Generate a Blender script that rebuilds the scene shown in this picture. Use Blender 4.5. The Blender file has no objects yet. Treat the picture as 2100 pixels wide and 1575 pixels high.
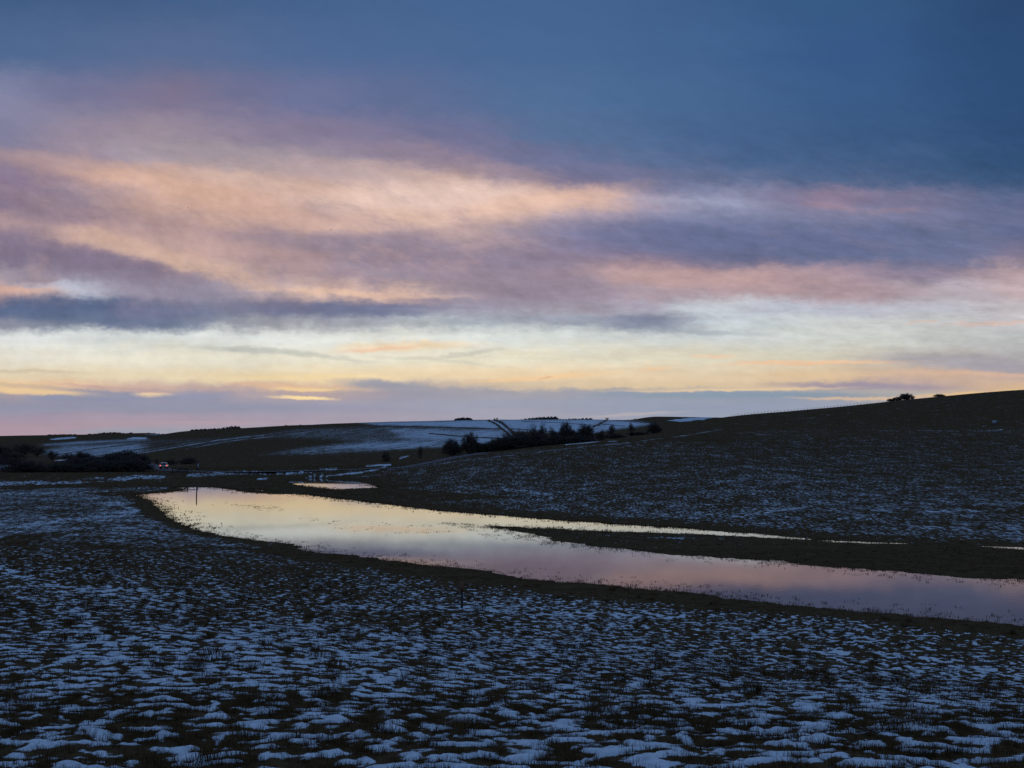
import bpy, math, random
import numpy as np

# ------------------------------------------------------------------ camera, sky, sun
SC = bpy.context.scene
COL = SC.collection
F, CX, CY, HY, H = 2252.0, 1050.0, 787.5, 905.0, 7.9      # focal length and centre in photo pixels, eye height over the water
TH = math.atan((HY - CY) / F)                             # camera tilt
cam = bpy.data.cameras.new('camera')
cam.sensor_width = 36.0
cam.lens = 36.0 * F / 2100.0
cam.clip_start, cam.clip_end = 0.1, 20000.0
cam_o = bpy.data.objects.new('camera', cam)
cam_o.location = (0, 0, H)
cam_o.rotation_euler = (math.pi / 2 + TH, 0, 0)
COL.objects.link(cam_o)
SC.camera = cam_o
SC.view_settings.view_transform = 'Standard'
SC.view_settings.look = 'None'
SC.view_settings.exposure = 0.0
SC.view_settings.gamma = 1.0
SC.render.engine = 'CYCLES'
SC.cycles.use_denoising = False
SC.cycles.max_bounces = 5
SC.cycles.diffuse_bounces = 2
SC.cycles.glossy_bounces = 3


def ray(px, py):
    """photo pixel -> (X/Y, Z/Y) of the view ray"""
    xc, zc = (px - CX) / F, (CY - py) / F
    y = math.cos(TH) - zc * math.sin(TH)
    return xc / y, (math.sin(TH) + zc * math.cos(TH)) / y


def lin(c):
    c = np.array(c, float) / 255.0
    return np.where(c <= 0.04045, c / 12.92, ((c + 0.055) / 1.055) ** 2.4)


def build_sky():
    w = bpy.data.worlds.new('World')
    SC.world = w
    w.use_nodes = True
    w.cycles.sampling_method = 'MANUAL'
    w.cycles.sample_map_resolution = 512
    nt = w.node_tree
    N, L = nt.nodes, nt.links
    N.clear()

    def node(t, **kw):
        n = N.new(t)
        for k, v in kw.items():
            setattr(n, k, v)
        return n

    def math_(op, a, b=None, clamp=False):
        n = node('ShaderNodeMath', operation=op, use_clamp=clamp)
        for i, v in enumerate((a, b)):
            if v is None:
                continue
            if isinstance(v, (int, float)):
                n.inputs[i].default_value = v
            else:
                L.new(v, n.inputs[i])
        return n.outputs[0]

    def mrange(v, a, b, lo=0.0, hi=1.0, smooth=True):
        n = node('ShaderNodeMapRange', interpolation_type='SMOOTHSTEP' if smooth else 'LINEAR', clamp=True)
        L.new(v, n.inputs['Value'])
        for k, x in (('From Min', a), ('From Max', b), ('To Min', lo), ('To Max', hi)):
            n.inputs[k].default_value = x
        return n.outputs['Result']

    def mix(f, a, b):
        n = node('ShaderNodeMix', data_type='RGBA', blend_type='MIX')
        for s, v in ((0, f), (6, a), (7, b)):
            if isinstance(v, (int, float)):
                n.inputs[s].default_value = v
            elif isinstance(v, (tuple, list, np.ndarray)):
                n.inputs[s].default_value = (float(v[0]), float(v[1]), float(v[2]), 1.0)
            else:
                L.new(v, n.inputs[s])
        return n.outputs[2]

    def noise(vec, scale, detail=4.0, rough=0.55, color=False):
        n = node('ShaderNodeTexNoise', noise_dimensions='3D')
        n.inputs['Scale'].default_value = scale
        n.inputs['Detail'].default_value = detail
        n.inputs['Roughness'].default_value = rough
        L.new(vec, n.inputs['Vector'])
        return n.outputs['Color' if color else 'Fac']

    tc = node('ShaderNodeTexCoord')
    sep = node('ShaderNodeSeparateXYZ')
    L.new(tc.outputs['Generated'], sep.inputs[0])
    x, y, z = sep.outputs
    yc = math_('MAXIMUM', y, 0.15)
    U = math_('DIVIDE', x, yc)                 # the western sky laid on a wall of directions
    V = math_('DIVIDE', z, yc)

    def comb(a, b, c=0.0):
        n = node('ShaderNodeCombineXYZ')
        for i, v in enumerate((a, b, c)):
            if isinstance(v, (int, float)):
                n.inputs[i].default_value = v
            else:
                L.new(v, n.inputs[i])
        return n.outputs[0]

    # cloud-layer coordinates (a flat deck seen in perspective) for the wisps
    zz = math_('ADD', math_('MAXIMUM', z, 0.0), 0.09)
    deck = comb(math_('DIVIDE', x, zz), math_('DIVIDE', y, zz), 0.0)
    rot = node('ShaderNodeMapping')
    rot.inputs['Rotation'].default_value = (0, 0, math.radians(-20))
    rot.inputs['Scale'].default_value = (0.75, 1.5, 1)
    L.new(deck, rot.inputs['Vector'])
    deck = rot.outputs[0]
    wob = noise(comb(math_('MULTIPLY', U, 7.0), math_('MULTIPLY', V, 26.0), 3.1), 1.0, 5.0, 0.6, color=True)
    wob2 = noise(comb(math_('MULTIPLY', U, 48.0), math_('MULTIPLY', V, 80.0), 8.4), 1.0, 5.0, 0.68, color=True)
    sw, sw2 = node('ShaderNodeSeparateXYZ'), node('ShaderNodeSeparateXYZ')
    L.new(wob, sw.inputs[0])
    L.new(wob2, sw2.inputs[0])

    def warp(base, n1, a1, n2, a2):
        d = math_('ADD', math_('MULTIPLY', math_('SUBTRACT', n1, 0.5), a1), math_('MULTIPLY', math_('SUBTRACT', n2, 0.5), a2))
        return math_('ADD', base, d)

    Vabove = mrange(V, 0.0, 0.12, 0.22, 1.0, smooth=False)     # bands lie flatter near the horizon
    Uw = warp(U, sw.outputs[0], 0.09, sw2.outputs[0], 0.035)
    dv = math_('ADD', math_('MULTIPLY', math_('SUBTRACT', sw.outputs[1], 0.5), 0.026),
               math_('MULTIPLY', math_('SUBTRACT', sw2.outputs[1], 0.5), 0.020))
    Vw = math_('ADD', V, math_('MULTIPLY', dv, Vabove))

    # colour of the cloud deck: rows of colour stops from the zenith side down to the horizon
    rows = [
        (-20, [(0, (60, 92, 135)), (1050, (62, 98, 146)), (1750, (45, 88, 134)), (2100, (36, 70, 114))]),
        (100, [(0, (74, 103, 146)), (350, (84, 106, 148)), (700, (72, 104, 150)), (1050, (66, 102, 150)), (1400, (60, 98, 146)), (1750, (46, 86, 136)), (2100, (36, 74, 120))]),
        (200, [(0, (128, 132, 166)), (150, (106, 114, 152)), (330, (122, 114, 142)), (480, (110, 112, 148)), (620, (106, 114, 155)), (800, (92, 108, 150)), (1100, (74, 108, 152)), (1400, (64, 102, 148)), (1750, (50, 90, 138)), (2100, (36, 76, 122))]),
        (270, [(0, (128, 128, 160)), (150, (148, 136, 158)), (300, (164, 146, 158)), (450, (158, 144, 160)), (600, (140, 128, 154)), (750, (132, 124, 154)), (900, (112, 114, 152)), (1150, (82, 110, 152)), (1500, (64, 98, 144)), (1800, (52, 88, 134)), (2100, (40, 76, 122))]),
        (318, [(0, (140, 128, 150)), (150, (158, 142, 160)), (300, (176, 162, 174)), (450, (172, 158, 168)), (650, (166, 152, 164)), (800, (152, 138, 156)), (950, (132, 122, 152)), (1100, (104, 112, 150)), (1300, (86, 108, 148)), (1600, (64, 96, 140)), (1850, (56, 90, 134)), (2100, (42, 78, 120))]),
        (360, [(0, (138, 120, 146)), (90, (158, 134, 148)), (200, (198, 160, 150)), (330, (206, 168, 156)), (480, (208, 176, 164)), (620, (206, 172, 162)), (800, (208, 178, 168)), (950, (200, 170, 160)), (1050, (164, 146, 158)), (1200, (124, 120, 152)), (1400, (98, 112, 150)), (1700, (76, 100, 140)), (2100, (52, 84, 124))]),
        (405, [(0, (132, 116, 142)), (130, (150, 134, 150)), (250, (176, 148, 152)), (350, (212, 170, 150)), (480, (224, 180, 156)), (650, (222, 184, 164)), (800, (230, 198, 182)), (950, (230, 200, 190)), (1100, (222, 184, 164)), (1230, (206, 172, 164)), (1330, (170, 156, 174)), (1450, (156, 160, 190)), (1650, (128, 124, 156)), (1720, (142, 126, 152)), (1850, (120, 118, 150)), (2100, (92, 106, 144))]),
        (445, [(0, (170, 144, 150)), (150, (152, 130, 146)), (250, (190, 158, 152)), (350, (182, 150, 150)), (500, (212, 172, 154)), (620, (208, 170, 156)), (750, (222, 184, 166)), (900, (228, 192, 178)), (1030, (222, 184, 168)), (1120, (186, 166, 182)), (1250, (180, 164, 184)), (1380, (146, 146, 178)), (1500, (134, 140, 172)), (1700, (128, 128, 160)), (2100, (104, 112, 150))]),
        (485, [(0, (138, 122, 144)), (90, (162, 140, 150)), (200, (198, 164, 152)), (320, (188, 156, 152)), (450, (178, 148, 150)), (600, (168, 142, 148)), (720, (154, 138, 152)), (830, (206, 174, 166)), (950, (196, 168, 168)), (1080, (166, 148, 166)), (1220, (146, 136, 166)), (1400, (114, 116, 152)), (1700, (98, 110, 148)), (2000, (108, 116, 152)), (2100, (98, 108, 146))]),
        (525, [(0, (126, 114, 138)), (170, (140, 124, 146)), (280, (176, 148, 150)), (370, (206, 170, 154)), (480, (178, 150, 150)), (620, (166, 140, 146)), (780, (146, 132, 150)), (950, (150, 136, 156)), (1150, (150, 134, 152)), (1350, (136, 122, 148)), (1550, (112, 114, 148)), (1800, (104, 114, 150)), (2000, (112, 116, 150)), (2100, (128, 118, 144))]),
        (562, [(0, (172, 158, 170)), (120, (140, 126, 148)), (280, (144, 128, 148)), (380, (186, 158, 160)), (470, (206, 174, 162)), (620, (172, 148, 154)), (800, (152, 138, 154)), (1000, (166, 148, 158)), (1180, (158, 140, 154)), (1330, (188, 156, 155)), (1480, (188, 158, 160)), (1700, (168, 144, 156)), (1900, (142, 130, 152)), (2100, (184, 160, 166))]),
        (597, [(0, (214, 170, 156)), (70, (206, 172, 162)), (150, (188, 192, 208)), (280, (158, 150, 170)), (420, (156, 152, 172)), (540, (206, 180, 172)), (680, (218, 184, 168)), (850, (212, 180, 168)), (950, (164, 148, 160)), (1100, (152, 138, 156)), (1350, (174, 154, 164)), (1550, (180, 154, 160)), (1750, (172, 152, 162)), (1950, (186, 176, 186)), (2100, (198, 176, 180))]),
        (632, [(0, (90, 106, 140)), (150, (96, 110, 144)), (260, (118, 124, 150)), (400, (118, 124, 150)), (600, (112, 118, 148)), (700, (120, 122, 150)), (830, (124, 126, 154)), (1000, (152, 146, 164)), (1150, (162, 154, 168)), (1300, (178, 178, 192)), (1450, (202, 208, 216)), (1650, (188, 192, 206)), (1900, (188, 190, 200)), (2100, (196, 188, 192))]),
        (662, [(0, (140, 144, 162)), (100, (128, 136, 156)), (250, (108, 122, 150)), (400, (128, 134, 154)), (550, (156, 158, 168)), (700, (168, 172, 182)), (850, (178, 184, 192)), (1000, (172, 180, 190)), (1150, (172, 178, 190)), (1300, (136, 146, 168)), (1400, (160, 168, 182)), (1520, (202, 212, 216)), (1750, (204, 208, 206)), (2100, (198, 196, 200))]),
        (692, [(0, (222, 226, 224)), (200, (218, 224, 222)), (450, (222, 226, 222)), (800, (226, 228, 220)), (1050, (222, 228, 224)), (1300, (206, 212, 210)), (1480, (206, 212, 212)), (1750, (208, 212, 206)), (2100, (194, 196, 196))]),
        (735, [(0, (231, 226, 210)), (400, (233, 228, 208)), (700, (235, 228, 205)), (1000, (235, 228, 203)), (1350, (226, 218, 194)), (1650, (214, 208, 186)), (1900, (188, 180, 172)), (2100, (174, 170, 172))]),
        (772, [(0, (227, 208, 176)), (300, (231, 214, 180)), (600, (240, 216, 172)), (900, (238, 214, 174)), (1100, (236, 210, 170)), (1400, (228, 206, 172)), (1650, (224, 194, 156)), (1900, (206, 176, 154)), (2100, (196, 170, 158))]),
        (792, [(0, (236, 200, 152)), (150, (230, 192, 156)), (300, (206, 176, 162)), (450, (192, 168, 164)), (650, (216, 184, 156)), (850, (196, 180, 168)), (1100, (214, 192, 162)), (1350, (222, 198, 160)), (1600, (214, 188, 158)), (1800, (176, 158, 162)), (2100, (214, 180, 144))]),
        (808, [(0, (170, 158, 166)), (200, (156, 152, 168)), (400, (160, 154, 170)), (640, (184, 164, 164)), (850, (160, 156, 170)), (1100, (166, 164, 174)), (1300, (152, 158, 174)), (1600, (146, 158, 174)), (1850, (176, 172, 170)), (2100, (222, 184, 138))]),
        (835, [(0, (148, 147, 168)), (400, (149, 150, 171)), (700, (158, 156, 176)), (1000, (160, 162, 180)), (1500, (148, 158, 180)), (2100, (164, 164, 176))]),
        (862, [(0, (164, 148, 168)), (300, (170, 154, 170)), (700, (168, 158, 174)), (1050, (164, 162, 178)), (1500, (154, 162, 182)), (2100, (150, 160, 180))]),
        (884, [(0, (178, 152, 166)), (350, (166, 158, 172)), (700, (166, 160, 176)), (1050, (168, 166, 182)), (2100, (156, 164, 182))]),
    ]

    def ramp(stops):
        n = node('ShaderNodeValToRGB')
        r = n.color_ramp
        r.interpolation = 'EASE'
        for i, (px, c) in enumerate(stops):
            pos = (px + 100) / 2300.0
            if i == 0:
                e = r.elements[0]
                e.position = pos
            elif i == 1:
                e = r.elements[1]
                e.position = pos
            else:
                e = r.elements.new(pos)
            v = lin(c)
            e.color = (v[0], v[1], v[2], 1)
        L.new(upos, n.inputs[0])
        return n.outputs[0]

    u0, u1 = ray(-100, HY)[0], ray(2200, HY)[0]
    upos = mrange(Uw, u0, u1, smooth=False)
    col = None
    prev = None
    for py, stops in rows:
        v = ray(CX, py)[1]
        c = ramp(stops)
        if col is None:
            col = c
        else:
            col = mix(mrange(Vw, prev, v), col, c)
        prev = v

    # single cloud features: streaks, glows and dark bars
    Us = warp(U, sw.outputs[0], 0.05, sw2.outputs[0], 0.024)
    Vs = math_('ADD', V, math_('MULTIPLY', dv, math_('MULTIPLY', Vabove, 0.55)))
    P = comb(Us, Vs, 0.0)
    feats = [   # centre px, half width, half height, tilt (deg, clockwise positive), colour, opacity
        (560, 265, 480, 40, 11, (128, 120, 152), .45),
        (250, 255, 260, 40, 8, (150, 138, 158), .35),
        (1080, 320, 330, 26, 13, (112, 114, 150), .55),
        (1330, 365, 260, 22, 10, (108, 114, 150), .45),
        (760, 415, 470, 62, 3, (220, 184, 168), .50),
        (520, 335, 330, 24, 7, (166, 152, 164), .60),
        (930, 335, 240, 20, 10, (146, 130, 150), .50),
        (860, 520, 420, 46, 15, (148, 132, 151), .70),
        (640, 470, 150, 22, 12, (160, 140, 150), .50),
        (300, 470, 300, 22, 14, (192, 158, 152), .60),
        (430, 500, 340, 26, 13, (182, 152, 152), .45),
        (120, 515, 330, 30, 13, (130, 116, 140), .45),
        (330, 535, 240, 16, 15, (204, 170, 156), .60),
        (330, 590, 330, 26, 8, (158, 150, 168), .50),
        (1560, 490, 460, 48, 3, (99, 110, 147), .55),
        (1180, 520, 180, 24, -8, (132, 124, 156), .45),
        (1560, 575, 330, 30, 5, (184, 154, 158), .45),
        (240, 356, 260, 22, 9, (214, 172, 150), .4),
        (500, 420, 230, 28, 13, (228, 182, 158), .60),
        (880, 405, 260, 30, -1, (236, 204, 192), .55),
        (1110, 410, 190, 20, -8, (222, 180, 156), .45),
        (770, 455, 120, 20, -4, (222, 184, 164), .5),
        (120, 425, 190, 26, 10, (128, 114, 140), .55),
        (130, 530, 260, 30, 10, (128, 115, 140), .45),
        (250, 500, 130, 16, 16, (206, 170, 152), .65),
        (390, 548, 130, 14, 14, (216, 180, 160), .7),
        (760, 500, 260, 22, 3, (146, 132, 150), .55),
        (1500, 485, 420, 36, 2, (98, 108, 147), .6),
        (1430, 415, 150, 10, 2, (162, 166, 194), .4),
        (1715, 424, 55, 9, 5, (166, 134, 146), .4),
        (1830, 432, 50, 6, -5, (160, 134, 148), .4),
        (1440, 565, 200, 20, 2, (196, 160, 156), .4),
        (20, 592, 110, 10, 3, (216, 172, 154), .6),
        (140, 586, 90, 7, 4, (188, 190, 208), .4),
        (740, 600, 180, 7, 2, (232, 192, 168), .8),
        (150, 632, 260, 26, 3, (86, 102, 138), .75),
        (260, 660, 160, 16, 5, (100, 116, 146), .7),
        (640, 636, 150, 17, 2, (104, 112, 144), .7),
        (800, 634, 80, 13, 9, (112, 118, 150), .7),
        (1330, 668, 70, 17, 0, (118, 130, 156), .75),
        (1240, 664, 160, 10, 4, (140, 150, 172), .55),
        (1060, 652, 220, 9, 4, (160, 162, 178), .5),
        (1450, 682, 120, 5, 2, (166, 174, 184), .6),
        (520, 718, 110, 7, 2, (190, 194, 186), .7),
        (640, 727, 110, 5, 6, (198, 198, 186), .6),
        (830, 711, 130, 9, -2, (244, 216, 176), .8),
        (780, 716, 70, 4, -4, (240, 196, 164), .7),
        (950, 726, 60, 5, -8, (196, 194, 182), .6),
        (900, 740, 130, 4, 5, (212, 208, 188), .6),
        (70, 763, 130, 4, 1, (206, 194, 168), .7),
        (50, 792, 80, 4, 3, (196, 176, 152), .6),
        (60, 804, 150, 6, 3, (246, 208, 148), .8),
        (640, 772, 150, 6, 0, (248, 219, 164), .55),
        (628, 797, 60, 4, 0, (252, 216, 146), .8),
        (560, 790, 90, 6, 4, (232, 190, 150), .6),
        (318, 809, 45, 5, 0, (252, 216, 160), .9),
        (250, 797, 120, 4, 4, (196, 164, 158), .7),
        (625, 816, 55, 4, 2, (255, 224, 158), .95),
        (225, 816, 80, 10, 0, (140, 146, 172), .8),
        (390, 815, 80, 9, 0, (146, 150, 176), .8),
        (110, 818, 40, 7, 0, (142, 148, 174), .8),
        (810, 792, 110, 10, 5, (150, 154, 172), .85),
        (930, 801, 150, 4, 2, (164, 160, 170), .6),
        (1110, 776, 120, 5, -4, (248, 204, 150), .7),
        (1115, 775, 16, 2, -10, (214, 170, 138), .5),
        (1330, 758, 40, 3, -3, (246, 204, 158), .7),
        (1680, 744, 190, 5, -1, (242, 194, 150), .75),
        (1470, 733, 45, 4, 1, (240, 204, 168), .7),
        (1960, 740, 170, 14, 2, (166, 162, 172), .75),
        (2080, 755, 150, 11, 1, (158, 154, 168), .6),
        (1990, 766, 170, 5, 1, (222, 182, 152), .6),
        (1760, 792, 170, 6, 1, (156, 146, 166), .75),
        (1500, 800, 220, 3, -1, (238, 206, 160), .7),
        (1520, 811, 260, 6, 0, (134, 154, 172), .75),
        (1780, 817, 150, 3, 0, (226, 190, 156), .75),
        (2030, 805, 170, 5, -3, (240, 196, 134), .7),
        (1850, 833, 160, 6, 0, (150, 162, 182), .6),
        (1300, 850, 110, 3, -3, (188, 178, 178), .6),
        (420, 868, 220, 4, 0, (184, 158, 168), .45),
        (80, 872, 220, 9, 0, (176, 152, 164), .45),
        (300, 884, 150, 6, 0, (152, 158, 174), .6),
        (300, 838, 420, 9, 0, (146, 150, 172), .4),
        (1250, 826, 420, 8, 0, (152, 160, 178), .45),
        (1890, 663, 30, 3, -4, (220, 186, 168), .5),
        (2060, 663, 110, 4, -3, (222, 186, 168), .6),
    ]
    for px, py, hw, hh, ang, c, op in feats:
        u, v = ray(px, py)
        m = node('ShaderNodeMapping', vector_type='TEXTURE')
        m.inputs['Location'].default_value = (u, v, 0)
        m.inputs['Rotation'].default_value = (0, 0, math.radians(-ang))
        m.inputs['Scale'].default_value = (1.55 * hw / F, 1.55 * hh / F, 1)
        L.new(P, m.inputs['Vector'])
        g = node('ShaderNodeTexGradient', gradient_type='SPHERICAL')
        L.new(m.outputs[0], g.inputs[0])
        col = mix(mrange(g.outputs['Fac'], 0.0, 0.75, 0.0, op), col, lin(c))

    # wisps: light and dark fibres of the deck
    wisp = noise(deck, 1.6, 7.0, 0.62)
    Va = math_('ADD', V, math_('MULTIPLY', U, mrange(V, 0.03, 0.26, 0.0, 0.24)))      # the streaks tilt higher up
    fib = noise(comb(math_('MULTIPLY', U, 9.0), math_('MULTIPLY', Va, 62.0), 1.7), 1.0, 5.0, 0.6)
    wamp = mrange(V, 0.03, 0.12, 0.25, 1.0)
    wtop = mrange(V, 0.20, 0.34, 1.0, 0.18)
    mot = noise(comb(math_('MULTIPLY', U, 24.0), math_('MULTIPLY', Va, 62.0), 5.2), 1.0, 6.0, 0.62)
    tex = math_('ADD', math_('MULTIPLY', math_('SUBTRACT', wisp, 0.5), 0.5), math_('MULTIPLY', math_('SUBTRACT', fib, 0.5), 0.22))
    tex = math_('ADD', tex, math_('MULTIPLY', math_('SUBTRACT', mot, 0.5), 0.46))
    mo2 = noise(comb(math_('MULTIPLY', U, 75.0), math_('MULTIPLY', Va, 150.0), 2.2), 1.0, 5.0, 0.65)
    tex = math_('ADD', tex, math_('MULTIPLY', math_('SUBTRACT', mo2, 0.5), 0.34))
    tex = math_('ADD', math_('MULTIPLY', tex, math_('MULTIPLY', wamp, wtop)), 0.965)
    # thin and thick spots of the deck: mauve undersides, peach where the light comes through
    spot = noise(comb(math_('MULTIPLY', U, 13.0), math_('MULTIPLY', Va, 36.0), 9.7), 1.0, 7.0, 0.64)
    deckv = math_('MULTIPLY', mrange(V, 0.085, 0.13), mrange(V, 0.20, 0.29, 1.0, 0.0))
    deckv = math_('MULTIPLY', deckv, mrange(U, 0.10, 0.42, 1.0, 0.35))
    col = mix(math_('MULTIPLY', deckv, mrange(spot, 0.50, 0.72, 0.0, 0.42)), col, lin((140, 127, 152)))
    lit = math_('MULTIPLY', math_('MULTIPLY', mrange(V, 0.13, 0.16), mrange(V, 0.22, 0.30, 1.0, 0.0)), mrange(U, -0.12, 0.12, 1.0, 0.0))
    col = mix(math_('MULTIPLY', lit, mrange(spot, 0.48, 0.28, 0.0, 0.30)), col, lin((214, 174, 160)))
    vm = node('ShaderNodeVectorMath', operation='SCALE')
    L.new(col, vm.inputs[0])
    L.new(tex, vm.inputs['Scale'])
    hs = node('ShaderNodeHueSaturation')
    hs.inputs['Saturation'].default_value = 0.94
    L.new(vm.outputs[0], hs.inputs['Color'])
    front = hs.outputs[0]

    # rest of the dome: blue dusk sky overhead and behind, from the physical sky plus thin cloud
    sky = node('ShaderNodeTexSky', sky_type='NISHITA', sun_disc=False)
    sky.sun_elevation = math.radians(-1.5)
    sky.sun_rotation = SUN_AZ
    sk = node('ShaderNodeVectorMath', operation='SCALE')
    L.new(sky.outputs[0], sk.inputs[0])
    sk.inputs['Scale'].default_value = 0.08
    dome = mix(mrange(z, 0.0, 0.75), (0.11, 0.16, 0.29), ZEN)
    dn = noise(deck, 0.5, 5.0, 0.6)
    dome = mix(mrange(dn, 0.35, 0.75, 0.0, 0.25), dome, (0.14, 0.19, 0.33))
    ad = node('ShaderNodeVectorMath', operation='ADD')
    L.new(dome, ad.inputs[0])
    L.new(sk.outputs[0], ad.inputs[1])
    dome = ad.outputs[0]
    infront = mrange(y, 0.45, 0.85)
    low = mrange(z, 0.36, 0.62, 1.0, 0.0)
    full = mix(math_('MULTIPLY', infront, low), dome, front)
    full = mix(mrange(z, -0.02, -0.003, 1.0, 0.0), full, (0.02, 0.022, 0.026))
    bg = node('ShaderNodeBackground')
    L.new(full, bg.inputs['Color'])
    bg.inputs['Strength'].default_value = 1.0
    out = node('ShaderNodeOutputWorld')
    L.new(bg.outputs[0], out.inputs['Surface'])


SUN_AZ = math.radians(-10.0)
ZEN = (0.092, 0.200, 0.435)
build_sky()
sun = bpy.data.lights.new('sun', 'SUN')          # the sun is under the horizon clouds: only a trace of warm light is left
sun.energy = 0.02
sun.angle = math.radians(2)
sun.color = (1.0, 0.72, 0.5)
sun.specular_factor = 0.0
sun_o = bpy.data.objects.new('sun', sun)
sun_o.rotation_euler = (math.radians(91.5), 0, math.radians(180 + 10))
COL.objects.link(sun_o)

# ------------------------------------------------------------------ small numpy toolbox
rng = np.random.default_rng(7)


def hash2(ix, iy, seed):
    h = (ix.astype(np.int64) * 374761393 + iy.astype(np.int64) * 668265263 + seed * 974634777) & 0xFFFFFFFF
    h = ((h ^ (h >> 13)) * 1274126177) & 0xFFFFFFFF
    return ((h ^ (h >> 16)) & 0xFFFF).astype(np.float32) / 65535.0


def perlin(x, y, seed=0):
    xi, yi = np.floor(x), np.floor(y)
    xf, yf = (x - xi).astype(np.float32), (y - yi).astype(np.float32)
    u, v = xf * xf * xf * (xf * (xf * 6 - 15) + 10), yf * yf * yf * (yf * (yf * 6 - 15) + 10)

    def g(ax, ay):
        a = hash2(xi + ax, yi + ay, seed) * (2 * np.pi)
        return np.cos(a) * (xf - ax) + np.sin(a) * (yf - ay)
    a = g(0, 0) * (1 - u) + g(1, 0) * u
    b = g(0, 1) * (1 - u) + g(1, 1) * u
    return 1.5 * (a * (1 - v) + b * v)


def fbm(x, y, seed=0, octs=4, gain=0.5):
    s, a, f, t = 0.0, 1.0, 1.0, 0.0
    for o in range(octs):
        s = s + a * perlin(x * f + 13.7 * o, y * f - 7.3 * o, seed + o)
        t += a
        a *= gain
        f *= 2.03
    return s / t


def sstep(a, b, x):
    t = np.clip((x - a) / (b - a), 0, 1)
    return t * t * (3 - 2 * t)


def pchip(xs, ys, x):
    xs, ys = np.asarray(xs, float), np.asarray(ys, float)
    h = np.diff(xs)
    d = np.diff(ys) / h
    m = np.zeros_like(ys)
    m[0], m[-1] = d[0], d[-1]
    for i in range(1, len(xs) - 1):
        if d[i - 1] * d[i] > 0:
            w1, w2 = 2 * h[i] + h[i - 1], h[i] + 2 * h[i - 1]
            m[i] = (w1 + w2) / (w1 / d[i - 1] + w2 / d[i])
    i = np.clip(np.searchsorted(xs, x) - 1, 0, len(xs) - 2)
    t = np.clip((x - xs[i]) / h[i], 0, 1)
    return (ys[i] * (2 * t ** 3 - 3 * t ** 2 + 1) + h[i] * m[i] * (t ** 3 - 2 * t ** 2 + t)
            + ys[i + 1] * (-2 * t ** 3 + 3 * t ** 2) + h[i] * m[i + 1] * (t ** 3 - t ** 2))


# ------------------------------------------------------------------ shape of the land
def zpy(Y, py):
    return H + ray(CX, py)[1] * Y


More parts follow.
